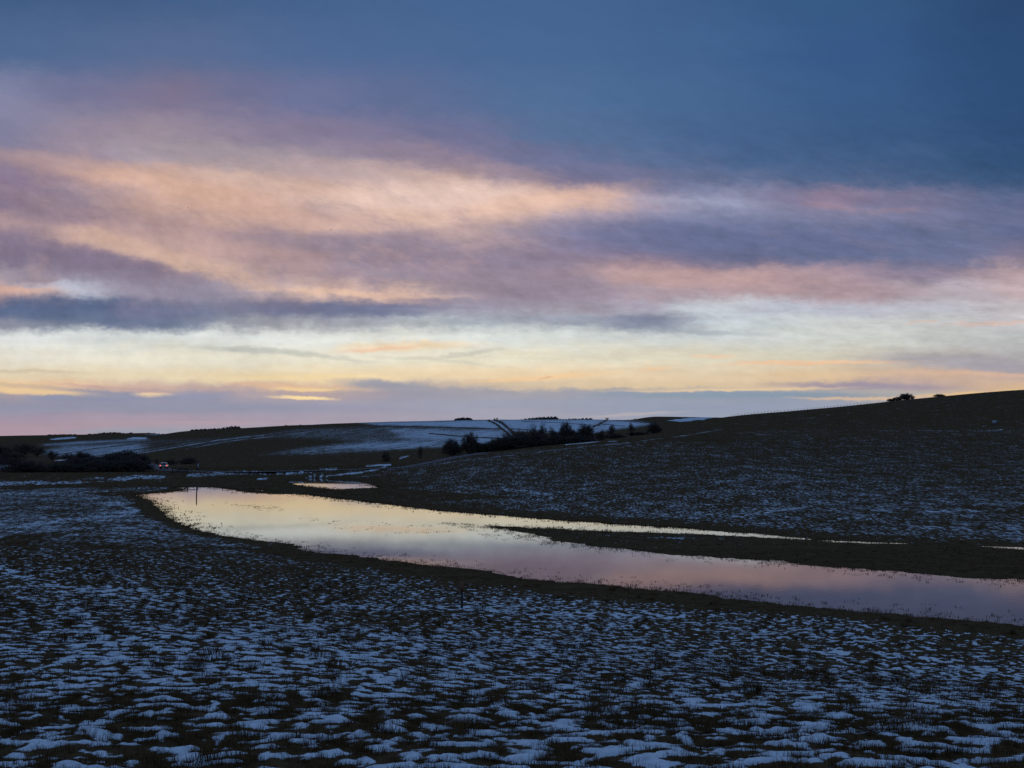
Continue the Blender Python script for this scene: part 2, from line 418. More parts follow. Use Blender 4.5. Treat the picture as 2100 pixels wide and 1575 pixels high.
NEAR_N = [(-60, 9.9), (-10, 7.4), (0, 6.3), (9.6, 5.22)]
COLS = {   # bearing (photo column): (distance, height) down the hill, over the flat and up the far side
    -700: [(30, 3.9), (70, 2.3), (130, 1.2), (190, .8), (225, 1.0), (240, 1.3), (350, 1.2), (700, 2.0), (1500, 5), (3000, 14), (4500, 9), (6500, 6)],
    -200: [(25, 4.2), (50, 2.5), (100, 1.15), (150, .65), (190, .5), (207, 1.0), (222, 1.2), (240, 1.3), (350, 1.2), (700, 1.8), (1500, 4), (3000, 13), (4500, 9), (6500, 6)],
    0: [(25, 4.1), (50, 2.3), (100, .95), (150, .5), (190, .4), (203, .9), (222, 1.25), (240, 1.35), (350, zpy(350, 945)), (700, zpy(700, 920)), (1500, zpy(1500, 905)), (3000, zpy(3000, 894.5)), (4500, 9), (6500, 6)],
    200: [(25, 4.05), (50, 2.1), (100, .75), (150, .25), (190, .25), (207, .85), (225, 1.3), (240, 1.4), (350, zpy(350, 942)), (600, zpy(600, 922)), (1000, zpy(1000, 908)), (1600, zpy(1600, 899)), (3000, zpy(3000, 891.5)), (4500, 12), (6500, 8)],
    300: [(25, 4.05), (50, 1.95), (100, .6), (130, .2), (155, .06), (195, .1), (210, .8), (225, 1.3), (240, 1.4), (350, zpy(350, 943)), (580, zpy(580, 921)), (950, zpy(950, 901)), (1350, zpy(1350, 893.5)), (3000, zpy(3000, 890)), (4500, 12), (6500, 8)],
    400: [(25, 4.0), (50, 1.7), (80, .55), (100, .12), (120, .06), (190, .06), (210, .6), (225, 1.25), (240, 1.45), (350, zpy(350, 944)), (550, zpy(550, 918)), (900, zpy(900, 894)), (1200, zpy(1200, 883.5)), (1700, 8), (3000, 14), (4500, 10), (6500, 8)],
    600: [(25, 3.85), (50, 1.35), (70, .35), (86, .05), (165, .05), (228, .06), (236, .45), (243, 1.3), (330, zpy(330, 944)), (500, zpy(500, 912)), (800, zpy(800, 884)), (1050, zpy(1050, 873)), (1500, 12), (3000, 12), (6500, 8)],
    800: [(25, 3.7), (49, 1.15), (64, .3), (77, .05), (140, .05), (190, .08), (226, .12), (243, 1.5), (320, zpy(320, 938)), (480, zpy(480, 906)), (750, zpy(750, 878)), (1000, zpy(1000, 866)), (1500, 14), (3000, 12), (6500, 8)],
    1000: [(25, 3.45), (49, .9), (60, .25), (70, .04), (121, .04), (140, .4), (190, 2.0), (265, zpy(265, 929)), (300, zpy(300, 927)), (400, zpy(400, 909)), (650, zpy(650, 882)), (950, zpy(950, 862)), (1500, 16), (3000, 12), (6500, 8)],
    1200: [(25, 3.3), (45, .85), (56, .22), (64, .04), (110, .04), (130, .5), (190, 3.0), (285, zpy(285, 907)), (320, zpy(320, 908)), (420, zpy(420, 903)), (620, zpy(620, 884)), (950, zpy(950, 861.5)), (1500, 17), (3000, 14), (6500, 8)],
    1350: [(25, 3.2), (43, .8), (53, .2), (60, .04), (104, .04), (125, .55), (190, 3.3), (312, zpy(312, 888.5)), (360, zpy(360, 888)), (600, zpy(600, 879)), (900, zpy(900, 863)), (1400, zpy(1400, 857.5)), (2000, 25), (6500, 10)],
    1480: [(25, 3.1), (41, .75), (50, .2), (57, .04), (99, .04), (120, .55), (190, 3.7), (320, zpy(320, 880)), (425, zpy(425, 857.5)), (560, 14.5), (900, 20), (1400, zpy(1400, 858)), (2000, 25), (6500, 10)],
    1700: [(25, 3.0), (39, .7), (48, .2), (54, .04), (91, .04), (115, .6), (200, zpy(200, 950)), (310, zpy(310, 880)), (450, zpy(450, 838)), (600, 18), (1400, 22), (6500, 10)],
    1900: [(25, 2.9), (37, .7), (46, .18), (51, .04), (87, .04), (112, .7), (200, zpy(200, 946)), (305, zpy(305, 881)), (460, zpy(460, 818)), (620, 21), (1400, 22), (6500, 10)],
    2100: [(25, 2.75), (36, .65), (44, .16), (49, .04), (84, .04), (110, .8), (200, zpy(200, 943)), (300, zpy(300, 882)), (470, zpy(470, 802)), (650, 25), (1400, 22), (6500, 10)],
    2500: [(25, 2.5), (33, .6), (40, .15), (45, .04), (78, .04), (105, 1.0), (200, zpy(200, 938)), (300, zpy(300, 880)), (480, zpy(480, 785)), (700, 30), (1400, 24), (6500, 10)],
    3200: [(25, 2.3), (32, .55), (38, .15), (42, .04), (72, .04), (100, 1.2), (200, 6), (300, 13), (500, 30), (700, 34), (1400, 26), (6500, 10)],
}
for _c in COLS:      # the near slope and the pool floor sit a little closer to the eye
    COLS[_c] = [(y * (0.94 + 0.06 * min(max((y - 70) / 115, 0), 1)), z * (.925 if y < 60 else 1.0)) for y, z in COLS[_c]]
NLY = 1600
YOFF = 61.0
_ly = np.linspace(math.log(1.0), math.log(6600.0 + YOFF), NLY)
_cp = np.array(sorted(COLS))
_tab = np.array([pchip(np.log(np.array([p[0] for p in NEAR_N + COLS[c]]) + YOFF), [p[1] for p in NEAR_N + COLS[c]], _ly) for c in _cp])
_pg = np.linspace(-700, 3200, 781)
TAB = np.zeros((len(_pg), NLY), np.float32)
# smooth across bearings
_h = np.diff(_cp).astype(float)
_d = np.diff(_tab, axis=0) / _h[:, None]
_m = np.zeros_like(_tab)
_m[0], _m[-1] = _d[0], _d[-1]
for i in range(1, len(_cp) - 1):
    w1, w2 = 2 * _h[i] + _h[i - 1], _h[i] + 2 * _h[i - 1]
    a, b = _d[i - 1], _d[i]
    ok = a * b > 0
    _m[i] = np.where(ok, (w1 + w2) / (w1 / np.where(ok, a, 1) + w2 / np.where(ok, b, 1)), 0)
for k, p in enumerate(_pg):
    i = int(np.clip(np.searchsorted(_cp, p) - 1, 0, len(_cp) - 2))
    t = (p - _cp[i]) / _h[i]
    TAB[k] = (_tab[i] * (2 * t ** 3 - 3 * t ** 2 + 1) + _h[i] * _m[i] * (t ** 3 - 2 * t ** 2 + t)
              + _tab[i + 1] * (-2 * t ** 3 + 3 * t ** 2) + _h[i] * _m[i + 1] * (t ** 3 - t ** 2))


def base_z(X, Y):
    px = CX + F * X / np.maximum(Y, 12.0)
    a = np.clip((px + 700) / 5.0, 0, len(_pg) - 1.001)
    b = np.clip((np.log(np.maximum(Y + YOFF, 1.0)) - _ly[0]) / (_ly[1] - _ly[0]), 0, NLY - 1.001)
    ia, ib = a.astype(np.int32), b.astype(np.int32)
    fa, fb = a - ia, b - ib
    return ((TAB[ia, ib] * (1 - fb) + TAB[ia, ib + 1] * fb) * (1 - fa) + (TAB[ia + 1, ib] * (1 - fb) + TAB[ia + 1, ib + 1] * fb) * fa)


def on_water(pts):
    out = []
    for px, py in pts:
        t, s = ray(px, py)
        Y = -H / s
        out.append((t * Y, Y))
    return np.array(out)


near_shore = [(262, 1013), (300, 1027), (322, 1052), (350, 1071), (400, 1089), (447, 1100), (533, 1111), (593, 1121), (640, 1134), (690, 1140), (800, 1151), (917, 1164), (987, 1174), (1083, 1188), (1200, 1197), (1317, 1208), (1400, 1216), (1500, 1230), (1633, 1245), (1733, 1252), (1833, 1263), (1967, 1275), (2100, 1287), (2400, 1315), (2900, 1350)]
far_shore = [(2900, 1250), (2400, 1216), (2100, 1192), (1933, 1178), (1800, 1168), (1667, 1158), (1567, 1148), (1400, 1136), (1300, 1127), (1200, 1117), (1150, 1107), (1090, 1094), (1015, 1080.5), (1100, 1083), (1200, 1088), (1293, 1092), (1400, 1096), (1533, 1103), (1660, 1107.5), (1677, 1106), (1567, 1095), (1400, 1083), (1233, 1072), (1133, 1065), (1050, 1058), (971, 1052), (893, 1045), (799, 1033.5), (715, 1024), (657, 1017), (623, 1012.5), (579, 1012.5), (520, 1010), (478, 1003), (440, 998.5), (402, 997.5), (345, 1000), (372, 1003.5), (350, 1008), (300, 1012)]
LAKES = [on_water(near_shore + far_shore),
         on_water([(582, 983.5), (644, 979.5), (700, 982), (746, 989), (792, 1000.5), (735, 1002.5), (683, 1004.5), (648, 1000.5), (618, 998), (590, 990)]),
         on_water([(1695, 1108.5), (1780, 1110.5), (1875, 1114), (1875, 1118), (1780, 1115.5), (1695, 1112)]),
         on_water([(1985, 1117.5), (2100, 1120.5), (2300, 1130), (2300, 1140), (2100, 1128), (1985, 1121.5)]),
         on_water([(500, 1002.5), (520, 1002.5), (572, 1009), (548, 1008.5)]),
         on_water([(225, 1015), (250, 1014), (262, 1018), (240, 1019)]),
         on_water([(655, 1010), (666, 1005.5), (668, 1006), (659, 1011)]),
         on_water([(694, 1014), (712, 1007.5), (714, 1008), (698, 1015)]),
         on_water([(778, 996), (808, 999), (808, 1000), (778, 997.2)]),
         on_water([(535, 989.5), (590, 987), (590, 988), (537, 990.5)]),
         ]
LBOX = (-150.0, 150.0, 30.0, 250.0)


def lake_sd(X, Y):
    """signed distance to the nearest shore, negative in water"""
    best = np.full(X.shape, 1e9, np.float32)
    inside = np.zeros(X.shape, bool)
    for poly in LAKES:
        n = len(poly)
        ins = np.zeros(X.shape, bool)
        for i in range(n):
            (ax, ay), (bx, by) = poly[i], poly[(i + 1) % n]
            dx, dy = bx - ax, by - ay
            t = np.clip(((X - ax) * dx + (Y - ay) * dy) / (dx * dx + dy * dy + 1e-9), 0, 1)
            d = (X - ax - t * dx) ** 2 + (Y - ay - t * dy) ** 2
            best = np.minimum(best, d)
            if ay != by:
                c = ((ay > Y) != (by > Y)) & (X < (bx - ax) * (Y - ay) / (by - ay) + ax)
                ins ^= c
        inside |= ins
    sd = np.sqrt(best)
    return np.where(inside, -sd, sd)


def full_sd(X, Y):
    sd = np.full(X.shape, 60.0, np.float32)
    k = (X > LBOX[0]) & (X < LBOX[1]) & (Y > LBOX[2]) & (Y < LBOX[3])
    if k.any():
        sd[k] = np.minimum(lake_sd(X[k], Y[k]), 60.0)
    return sd


def land_z(X, Y, sd):
    """height without the snow and tussock relief"""
    z = base_z(X, Y)
    n1 = fbm(X / 2.3, Y / 2.3, 41, 3)
    n2 = fbm(X / .8, Y / .8, 43, 2)
    n3 = fbm(X / 7.5, Y / 7.5, 44, 2)
    sdn = sd + (1.3 * n1 + .6 * n2 + np.where(Y < 110, 1.5, .8) * n3) * sstep(30, 60, Y)
    shelf = np.where(sdn < 0, -0.16 * (1 - np.exp(np.minimum(sdn, 0) / 1.2)), 0.07 * (1 - np.exp(-np.maximum(sdn, 0) / 1.0)))
    flat = sstep(1.2, 0.25, z)
    z = z * np.where(sd < 0, sstep(-1.2, 0.4, sd), 1.0) + shelf * np.maximum(flat, (sd < 0) * 1.0)
    z = z + 0.35 * fbm(X / 60.0, Y / 60.0, 5, 3) * sstep(110, 260, Y) * sstep(0.3, 2.5, z)
    return z


def ground(X, Y):
    X, Y = np.atleast_1d(np.asarray(X, float)), np.atleast_1d(np.asarray(Y, float))
    return land_z(X, Y, full_sd(X, Y))


def gz(X, Y):
    return float(ground(X, Y)[0])


def at(px, Y):
    """point of the ground at distance Y on the bearing of photo column px"""
    X = (px - CX) / F * Y
    return X, Y, gz(X, Y)


def project(X, Y, Z):
    d = Y * math.cos(TH) + (Z - H) * math.sin(TH)
    d = np.maximum(d, 0.5)
    return CX + F * X / d, CY - F * ((Z - H) * math.cos(TH) - Y * math.sin(TH)) / d


def in_poly(px, py, poly):
    ins = np.zeros(px.shape, bool)
    n = len(poly)
    for i in range(n):
        (ax, ay), (bx, by) = poly[i], poly[(i + 1) % n]
        if ay != by:
            ins ^= ((ay > py) != (by > py)) & (px < (bx - ax) * (py - ay) / (by - ay) + ax)
    return ins


def seg_d(px, py, line, sy=1.0):
    best = np.full(px.shape, 1e9)
    for (ax, ay), (bx, by) in zip(line[:-1], line[1:]):
        dx, dy = bx - ax, (by - ay) * sy
        t = np.clip(((px - ax) * dx + (py - ay) * sy * dy) / (dx * dx + dy * dy + 1e-9), 0, 1)
        best = np.minimum(best, (px - ax - t * dx) ** 2 + ((py - ay) * sy - t * dy) ** 2)
    return np.sqrt(best)


# how much snow lies where, mapped on the land from its survey in the photograph
COVER = [   # polygon, cover, (near, far) limits in metres
    ([(-900, 960), (-900, 880), (1500, 850), (1500, 960)], .03, (255, 7000)),
    ([(740, 867), (900, 863), (1012, 861), (1034, 879.5), (900, 876), (780, 872.5)], .80, (400, 1400)),
    ([(600, 880), (760, 874), (1030, 881), (1066, 912), (900, 917), (760, 908), (640, 900), (500, 897)], .30, (330, 1300)),
    ([(800, 880), (1034, 882), (1066, 912), (930, 912), (820, 897)], .62, (330, 1300)),
    ([(540, 932), (620, 918), (720, 907), (880, 900), (930, 911), (900, 918), (760, 926), (640, 933)], .40, (300, 1000)),
    ([(680, 917), (760, 907), (900, 903), (910, 914), (780, 921)], .58, (300, 1000)),
    ([(1016, 860), (1242, 860), (1222, 876), (1205, 889), (1072, 884), (1050, 884)], .80, (400, 1500)),
    ([(1248, 861), (1300, 864), (1338, 870), (1300, 876), (1260, 880), (1215, 888), (1222, 876)], .80, (400, 1500)),
    ([(1366, 863), (1410, 857), (1470, 855), (1440, 861), (1395, 865)], .9, (600, 1900)),
    ([(100, 901), (118, 898), (156, 896), (156, 899), (110, 902)], .95, (1000, 4000)),
    ([(94, 911.5), (160, 906), (230, 903.5), (300, 900.5), (300, 902), (200, 907.5), (130, 911.5), (94, 913)], .80, (500, 2500)),
    ([(262, 899.5), (276, 896.5), (300, 897), (300, 900), (264, 901)], .9, (700, 3500)),
    ([(300, 892), (350, 889), (360, 891), (350, 892.5), (310, 893)], .8, (1500, 4000)),
    ([(84, 924), (130, 914), (300, 906), (420, 902), (300, 925), (280, 931), (190, 939), (100, 935)], .52, (300, 1600)),
    ([(300, 906), (440, 898), (560, 890), (560, 895), (430, 912), (300, 925)], .22, (300, 1400)),
    ([(-60, 956), (14, 954), (24, 960), (-60, 963)], .75, (240, 500)),
]
STROKES = [
    ([(0, 1165), (60, 1190), (150, 1213), (235, 1215)], 10, .52, (10, 90)),
    ([(262, 1190), (280, 1205), (300, 1216)], 6, .56, (10, 90)),
    ([(150, 1250), (190, 1275), (200, 1300), (260, 1345)], 12, .52, (8, 70)),
    ([(700, 1243), (960, 1247), (1130, 1262), (1400, 1264)], 7, .50, (8, 70)),
    ([(1640, 1330), (1850, 1346), (2040, 1374)], 8, .49, (8, 70)),
    ([(0, 1100), (70, 1075), (160, 1060), (300, 1052)], 7, .57, (50, 160)),
    ([(200, 1036), (240, 1032), (330, 1062), (420, 1092), (500, 1112)], 6, .57, (40, 190)),
    ([(1500, 1062), (1580, 1048), (1650, 1040)], 4, .43, (60, 200)),
    ([(1700, 1068), (1790, 1056)], 4, .43, (60, 200)),
    ([(1130, 1056), (1165, 1040)], 5, .43, (60, 200)),
    ([(1030, 1002), (1090, 1010), (1170, 1022)], 4, .43, (100, 260)),
    ([(1900, 1048), (2060, 1046)], 4, .43, (60, 200)),
    # line, half width px, cover (negative = dark), (near, far)
    ([(740, 872.5), (900, 876), (1034, 880)], 1.0, -1, (400, 1400)),
    ([(1002, 862), (1016, 868), (1040, 888), (1060, 905)], 2.2, -1, (330, 1400)),
    ([(1012, 861), (1030, 867), (1054, 888), (1072, 905)], 2.2, -1, (330, 1400)),
    ([(1007, 861.5), (1022, 868), (1046, 889), (1062, 906)], 1.6, .97, (330, 1400)),
    ([(1246, 861), (1216, 876)], 1.6, -1, (400, 1400)),
    ([(1048, 879.5), (1110, 883), (1140, 886)], 0.9, -1, (400, 1400)),
    ([(1070, 864), (1150, 867), (1230, 873)], 0.6, -1, (400, 1400)),
    ([(1230, 869), (1280, 874)], 0.6, -1, (400, 1400)),
    ([(880, 889), (960, 896), (1030, 899)], 1.2, -1, (330, 1000)),
    ([(120, 932), (200, 919), (300, 909), (380, 903)], 0.7, -1, (300, 1600)),
    ([(200, 935), (300, 919), (420, 902)], 0.7, -1, (300, 1600)),
    ([(260, 934), (340, 921), (450, 902), (540, 893)], 0.8, .7, (300, 1400)),
    ([(380, 921), (470, 905), (560, 895)], 0.7, .6, (300, 1400)),
    ([(800, 963), (900, 951), (1000, 939), (1120, 925), (1200, 916)], 1.3, .36, (150, 330)),
    ([(1150, 921), (1300, 906), (1400, 894), (1490, 879)], 1.4, .38, (150, 400)),
    ([(1000, 924), (1055, 919)], 1.5, .8, (200, 420)),
    ([(1160, 912), (1240, 905), (1265, 905)], 1.4, .8, (200, 420)),
    ([(1760, 882), (1900, 883), (2050, 883.5)], 1.0, .34, (200, 420)),
    ([(2000, 884), (2040, 882), (2056, 881)], 1.2, .45, (200, 420)),
    ([(2013, 875), (2022, 873)], 1.2, .4, (250, 450)),
    ([(1636, 859), (1672, 856)], 0.8, .36, (300, 480)), ([(1696, 851.5), (1718, 849)], 0.8, .38, (300, 480)), ([(1736, 847), (1752, 846)], .7, .36, (300, 480)),
    ([(2060, 842), (2086, 840)], .8, .6, (300, 480)), ([(1660, 900), (1676, 896)], 1.0, .4, (200, 400)),
    ([(530, 983), (600, 980), (680, 976), (740, 969), (775, 962), (790, 956.5)], 2.2, .85, (180, 330)),
    ([(690, 980), (740, 977), (790, 973)], 2.2, .9, (150, 330)),
    ([(752, 955), (800, 953)], 2.5, .85, (180, 400)),
    ([(820, 940), (838, 934)], 2.5, .7, (200, 400)),
    ([(-200, 998), (0, 993), (100, 991), (150, 988), (200, 984), (270, 980), (334, 977)], 6.5, .54, (150, 245)),
    ([(384, 976), (440, 972), (500, 969)], 4.5, .54, (150, 250)),
    ([(500, 969), (580, 972), (690, 962)], 4.0, .50, (170, 260)),
    ([(-200, 1018), (0, 1012), (120, 1010), (220, 1007)], 2.2, .5, (120, 230)),
]


def snow_cover(X, Y, Z, sd):
    px, py = project(X, Y, Z)
    far = Y > 140
    jx = np.where(far, 7.0 * fbm(X / 12.0, Y / 30.0, 91, 3), 0)
    jy = np.where(far, 1.6 * fbm(X / 14.0 + 9, Y / 40.0, 92, 3), 0)
    qx, qy = px + jx, py + jy
    big = fbm(X / 9.0, Y / 9.0, 61, 3)
    huge = fbm(X / 26.0, Y / 26.0, 62, 2)
    c = np.interp(py, [1000, 1100, 1200, 1300, 1450, 1575], [.30, .27, .32, .36, .39, .43]) + 0.15 * big + 0.09 * huge
    # hillside across the water
    hill = sstep(4, 9, sd) * sstep(70, 100, Y) * sstep(0.15, 0.5, (px - 620) / 400 + (Y - 100) / 250)
    pos = (px > 560) & (Y > 85) & (sd > 2)
    hc = np.interp(py, [840, 878, 886, 930, 985, 1040, 1090], [.03, .04, .11, .17, .23, .28, .30]) + 0.13 * big + .06 * huge
    c = np.where(pos, hc, c)
    # left meadow: thinner, finer frost further off
    left = (px < 420) & (Y > 75) & (Y < 215)
    c = np.where(left, .31 + .22 * big + .12 * huge, c)
    k = sstep(960, 640, px) * sstep(184, 192, Y) * (Y < 300)
    c = c * (1 - k) + .04 * k
    for poly, v, (a, b) in COVER:
        k = (Y > a) & (Y < b)
        if k.any():
            kk = np.where(k)[0]
            d = seg_d(qx[kk], qy[kk], poly + poly[:1], 4.0)
            fe = 3.0 if v >= .9 else 22.0
            w = sstep(-fe, fe, np.where(in_poly(qx[kk], qy[kk], poly), d, -d))
            streak = fbm(qx[kk] / 60.0 + .02 * qy[kk], (qy[kk] + .13 * qx[kk]) / 3.2, 97, 3)
            c[kk] = c[kk] * (1 - w) + w * (v + ((0.10 * big[kk] + .22 * streak) if .1 < v < .9 else 0))
    for line, hw, v, (a, b) in STROKES:
        k = (Y > a) & (Y < b)
        if k.any():
            kk = np.where(k)[0]
            d = seg_d(px[kk] + 0.3 * jx[kk], py[kk] + 0.3 * jy[kk], line)
            w = sstep(hw * 1.1, hw * 0.45, d) * (1.0 if v < 0 else sstep(-.45, .15, fbm(X[kk] / 5.0, Y[kk] / 9.0, 95, 3)))
            vv = max(v, 0.0) + (.8 * fbm(X[kk] / .7, Y[kk] / 1.3, 96, 2) if .4 < v < .55 else 0.0)
            c[kk] = c[kk] * (1 - w) + vv * w
    # bare sodden grass along the water and on the strips between the pools
    sh = sstep(1.2, np.interp(px, [200, 420, 650, 900, 1500, 2100], [2.5, 3.0, 6.0, 9.0, 6.5, 5.0]), sd + 1.6 * big)
    c = c * np.where(Y < 235, sh, 1.0)
    dk = in_poly(qx, qy, [(420, 1016), (600, 988), (720, 992), (800, 1000), (960, 1012), (1070, 1020), (900, 1028), (700, 1020)]) & (Y > 110) & (Y < 240)
    c = np.where(dk, c * .06, c)
    dk2 = in_poly(qx, qy, [(0, 996), (250, 990), (420, 985), (540, 990), (560, 1004), (300, 1000), (120, 1001), (0, 1004)]) & (Y > 120) & (Y < 240)
    c = np.where(dk2, c * .15, c)
    dk3 = in_poly(qx, qy, [(1190, 1096), (1400, 1106), (1700, 1108), (2200, 1128), (2400, 1150), (2200, 1190), (1700, 1158), (1300, 1125)]) & (Y > 55) & (Y < 120)
    c = np.where(dk3, c * .05, c)
    return np.clip(c, 0, 1)


def relief(X, Y):
    """tussock field: its sign against the cover decides snow or grass"""
    wx = X + .10 * perlin(X / .5, Y / .5, 71)
    wy = Y + .10 * perlin(X / .5 + 5, Y / .5, 72)
    return .95 * fbm(wx / .34, wy / .30, 73, 4, .52) + .18 * fbm(X / 1.3, Y / 1.3, 78, 3)


def threshold(c):
    return np.interp(c, [0, .05, .2, .35, .5, .65, .8, .95, 1], [1.2, .75, .30, .14, .0, -.13, -.28, -.7, -1.2])


# ------------------------------------------------------------------ helpers for objects
def mesh_from(name, V, Fq=None, Ft=None, mat=None, smooth=False, attrs=None):
    me = bpy.data.meshes.new(name)
    V = np.asarray(V, np.float32)
    nq = 0 if Fq is None else len(Fq)
    nt = 0 if Ft is None else len(Ft)
    me.vertices.add(len(V))
    me.vertices.foreach_set('co', V.ravel())
    idx = []
    if nq:
        idx.append(np.asarray(Fq, np.int32).ravel())
    if nt:
        idx.append(np.asarray(Ft, np.int32).ravel())
    idx = np.concatenate(idx)
    me.loops.add(len(idx))
    me.loops.foreach_set('vertex_index', idx)
    me.polygons.add(nq + nt)
    st = np.concatenate([np.arange(nq) * 4, nq * 4 + np.arange(nt) * 3]).astype(np.int32)
    me.polygons.foreach_set('loop_start', st)
    me.update(calc_edges=True)
    if smooth:
        me.polygons.foreach_set('use_smooth', np.ones(nq + nt, bool))
    for k, a in (attrs or {}).items():
        at_ = me.attributes.new(k, 'FLOAT', 'POINT')
        at_.data.foreach_set('value', np.asarray(a, np.float32).ravel())
    if mat:
        me.materials.append(mat)
    me.validate()
    return me


def link(name, me, parent=None, label=None, cat=None, group=None, kind=None):
    o = bpy.data.objects.new(name, me)
    COL.objects.link(o)
    if parent is not None:
        o.parent = parent
    for k, v in (('label', label), ('category', cat), ('group', group), ('kind', kind)):
        if v:
            o[k] = v
    return o


def thing(name, loc, label, cat, group=None, rz=0.0, scale=(1, 1, 1)):
    o = link(name, None, None, label, cat, group)
    o.location = loc
    o.rotation_euler = (0, 0, rz)
    o.scale = scale
    return o


class MB:
    def __init__(self):
        self.v, self.q, self.t = [], [], []

    def box(self, x0, x1, y0, y1, z0, z1, taper=0.0):
        b = len(self.v)
        for z, k in ((z0, 0), (z1, taper)):
            self.v += [(x0 + k, y0 + k, z), (x1 - k, y0 + k, z), (x1 - k, y1 - k, z), (x0 + k, y1 - k, z)]
        self.q += [tuple(b + i for i in f) for f in ((0, 3, 2, 1), (4, 5, 6, 7), (0, 1, 5, 4), (1, 2, 6, 5), (2, 3, 7, 6), (3, 0, 4, 7))]
        return self

    def tube(self, p, q, r0, r1, n=5):
        p, q = np.array(p, float), np.array(q, float)
        d = q - p
        d /= np.linalg.norm(d) + 1e-9
        a = np.cross(d, (0.31, 0.17, 0.93) if abs(d[2]) < .9 else (1, 0, 0))
        a /= np.linalg.norm(a) + 1e-9
        c = np.cross(d, a)
        b = len(self.v)
        for P, r in ((p, r0), (q, r1)):
            for i in range(n):
                an = 2 * math.pi * i / n
                self.v.append(tuple(P + r * (math.cos(an) * a + math.sin(an) * c)))
        for i in range(n):
            j = (i + 1) % n
            self.q.append((b + i, b + j, b + n + j, b + n + i))
        for i in range(1, n - 1):
            self.t.append((b, b + i + 1, b + i))
            self.t.append((b + n, b + n + i, b + n + i + 1))
        return self

    def loft(self, rings, close=True):
        n = len(rings[0])
        b = len(self.v)
        for r in rings:
            self.v += [tuple(p) for p in r]
        for k in range(len(rings) - 1):
            for i in range(n):
                j = (i + 1) % n
                self.q.append((b + k * n + i, b + k * n + j, b + (k + 1) * n + j, b + (k + 1) * n + i))
        if close:
            for k in (0, len(rings) - 1):
                o = b + k * n
                for i in range(1, n - 1):
                    self.t.append((o, o + i, o + i + 1) if k else (o, o + i + 1, o + i))
        return self

    def mesh(self, name, mat, smooth=False):
        return mesh_from(name, self.v, self.q or None, self.t or None, mat, smooth)


def plain(name, rgb, rough=.8, vary=.0, scale=3.0, metallic=0.0, emit=None):
    m = bpy.data.materials.new(name)
    m.use_nodes = True
    nt = m.node_tree
    b = nt.nodes['Principled BSDF']
    b.inputs['Base Color'].default_value = (*rgb, 1)
    b.inputs['Roughness'].default_value = rough
    b.inputs['Metallic'].default_value = metallic
    if vary:
        n = nt.nodes.new('ShaderNodeTexNoise')
        n.inputs['Scale'].default_value = scale
        n.inputs['Detail'].default_value = 4
        tc = nt.nodes.new('ShaderNodeTexCoord')
        nt.links.new(tc.outputs['Object'], n.inputs['Vector'])
        r = nt.nodes.new('ShaderNodeValToRGB')
        r.color_ramp.elements[0].position, r.color_ramp.elements[1].position = .3, .7
        r.color_ramp.elements[0].color = (*[c * (1 - vary) for c in rgb], 1)
        r.color_ramp.elements[1].color = (*[min(1, c * (1 + vary)) for c in rgb], 1)
        nt.links.new(n.outputs['Fac'], r.inputs['Fac'])
        nt.links.new(r.outputs[0], b.inputs['Base Color'])
    if emit:
        b.inputs['Emission Color'].default_value = (*emit[0], 1)
        b.inputs['Emission Strength'].default_value = emit[1]
    return m


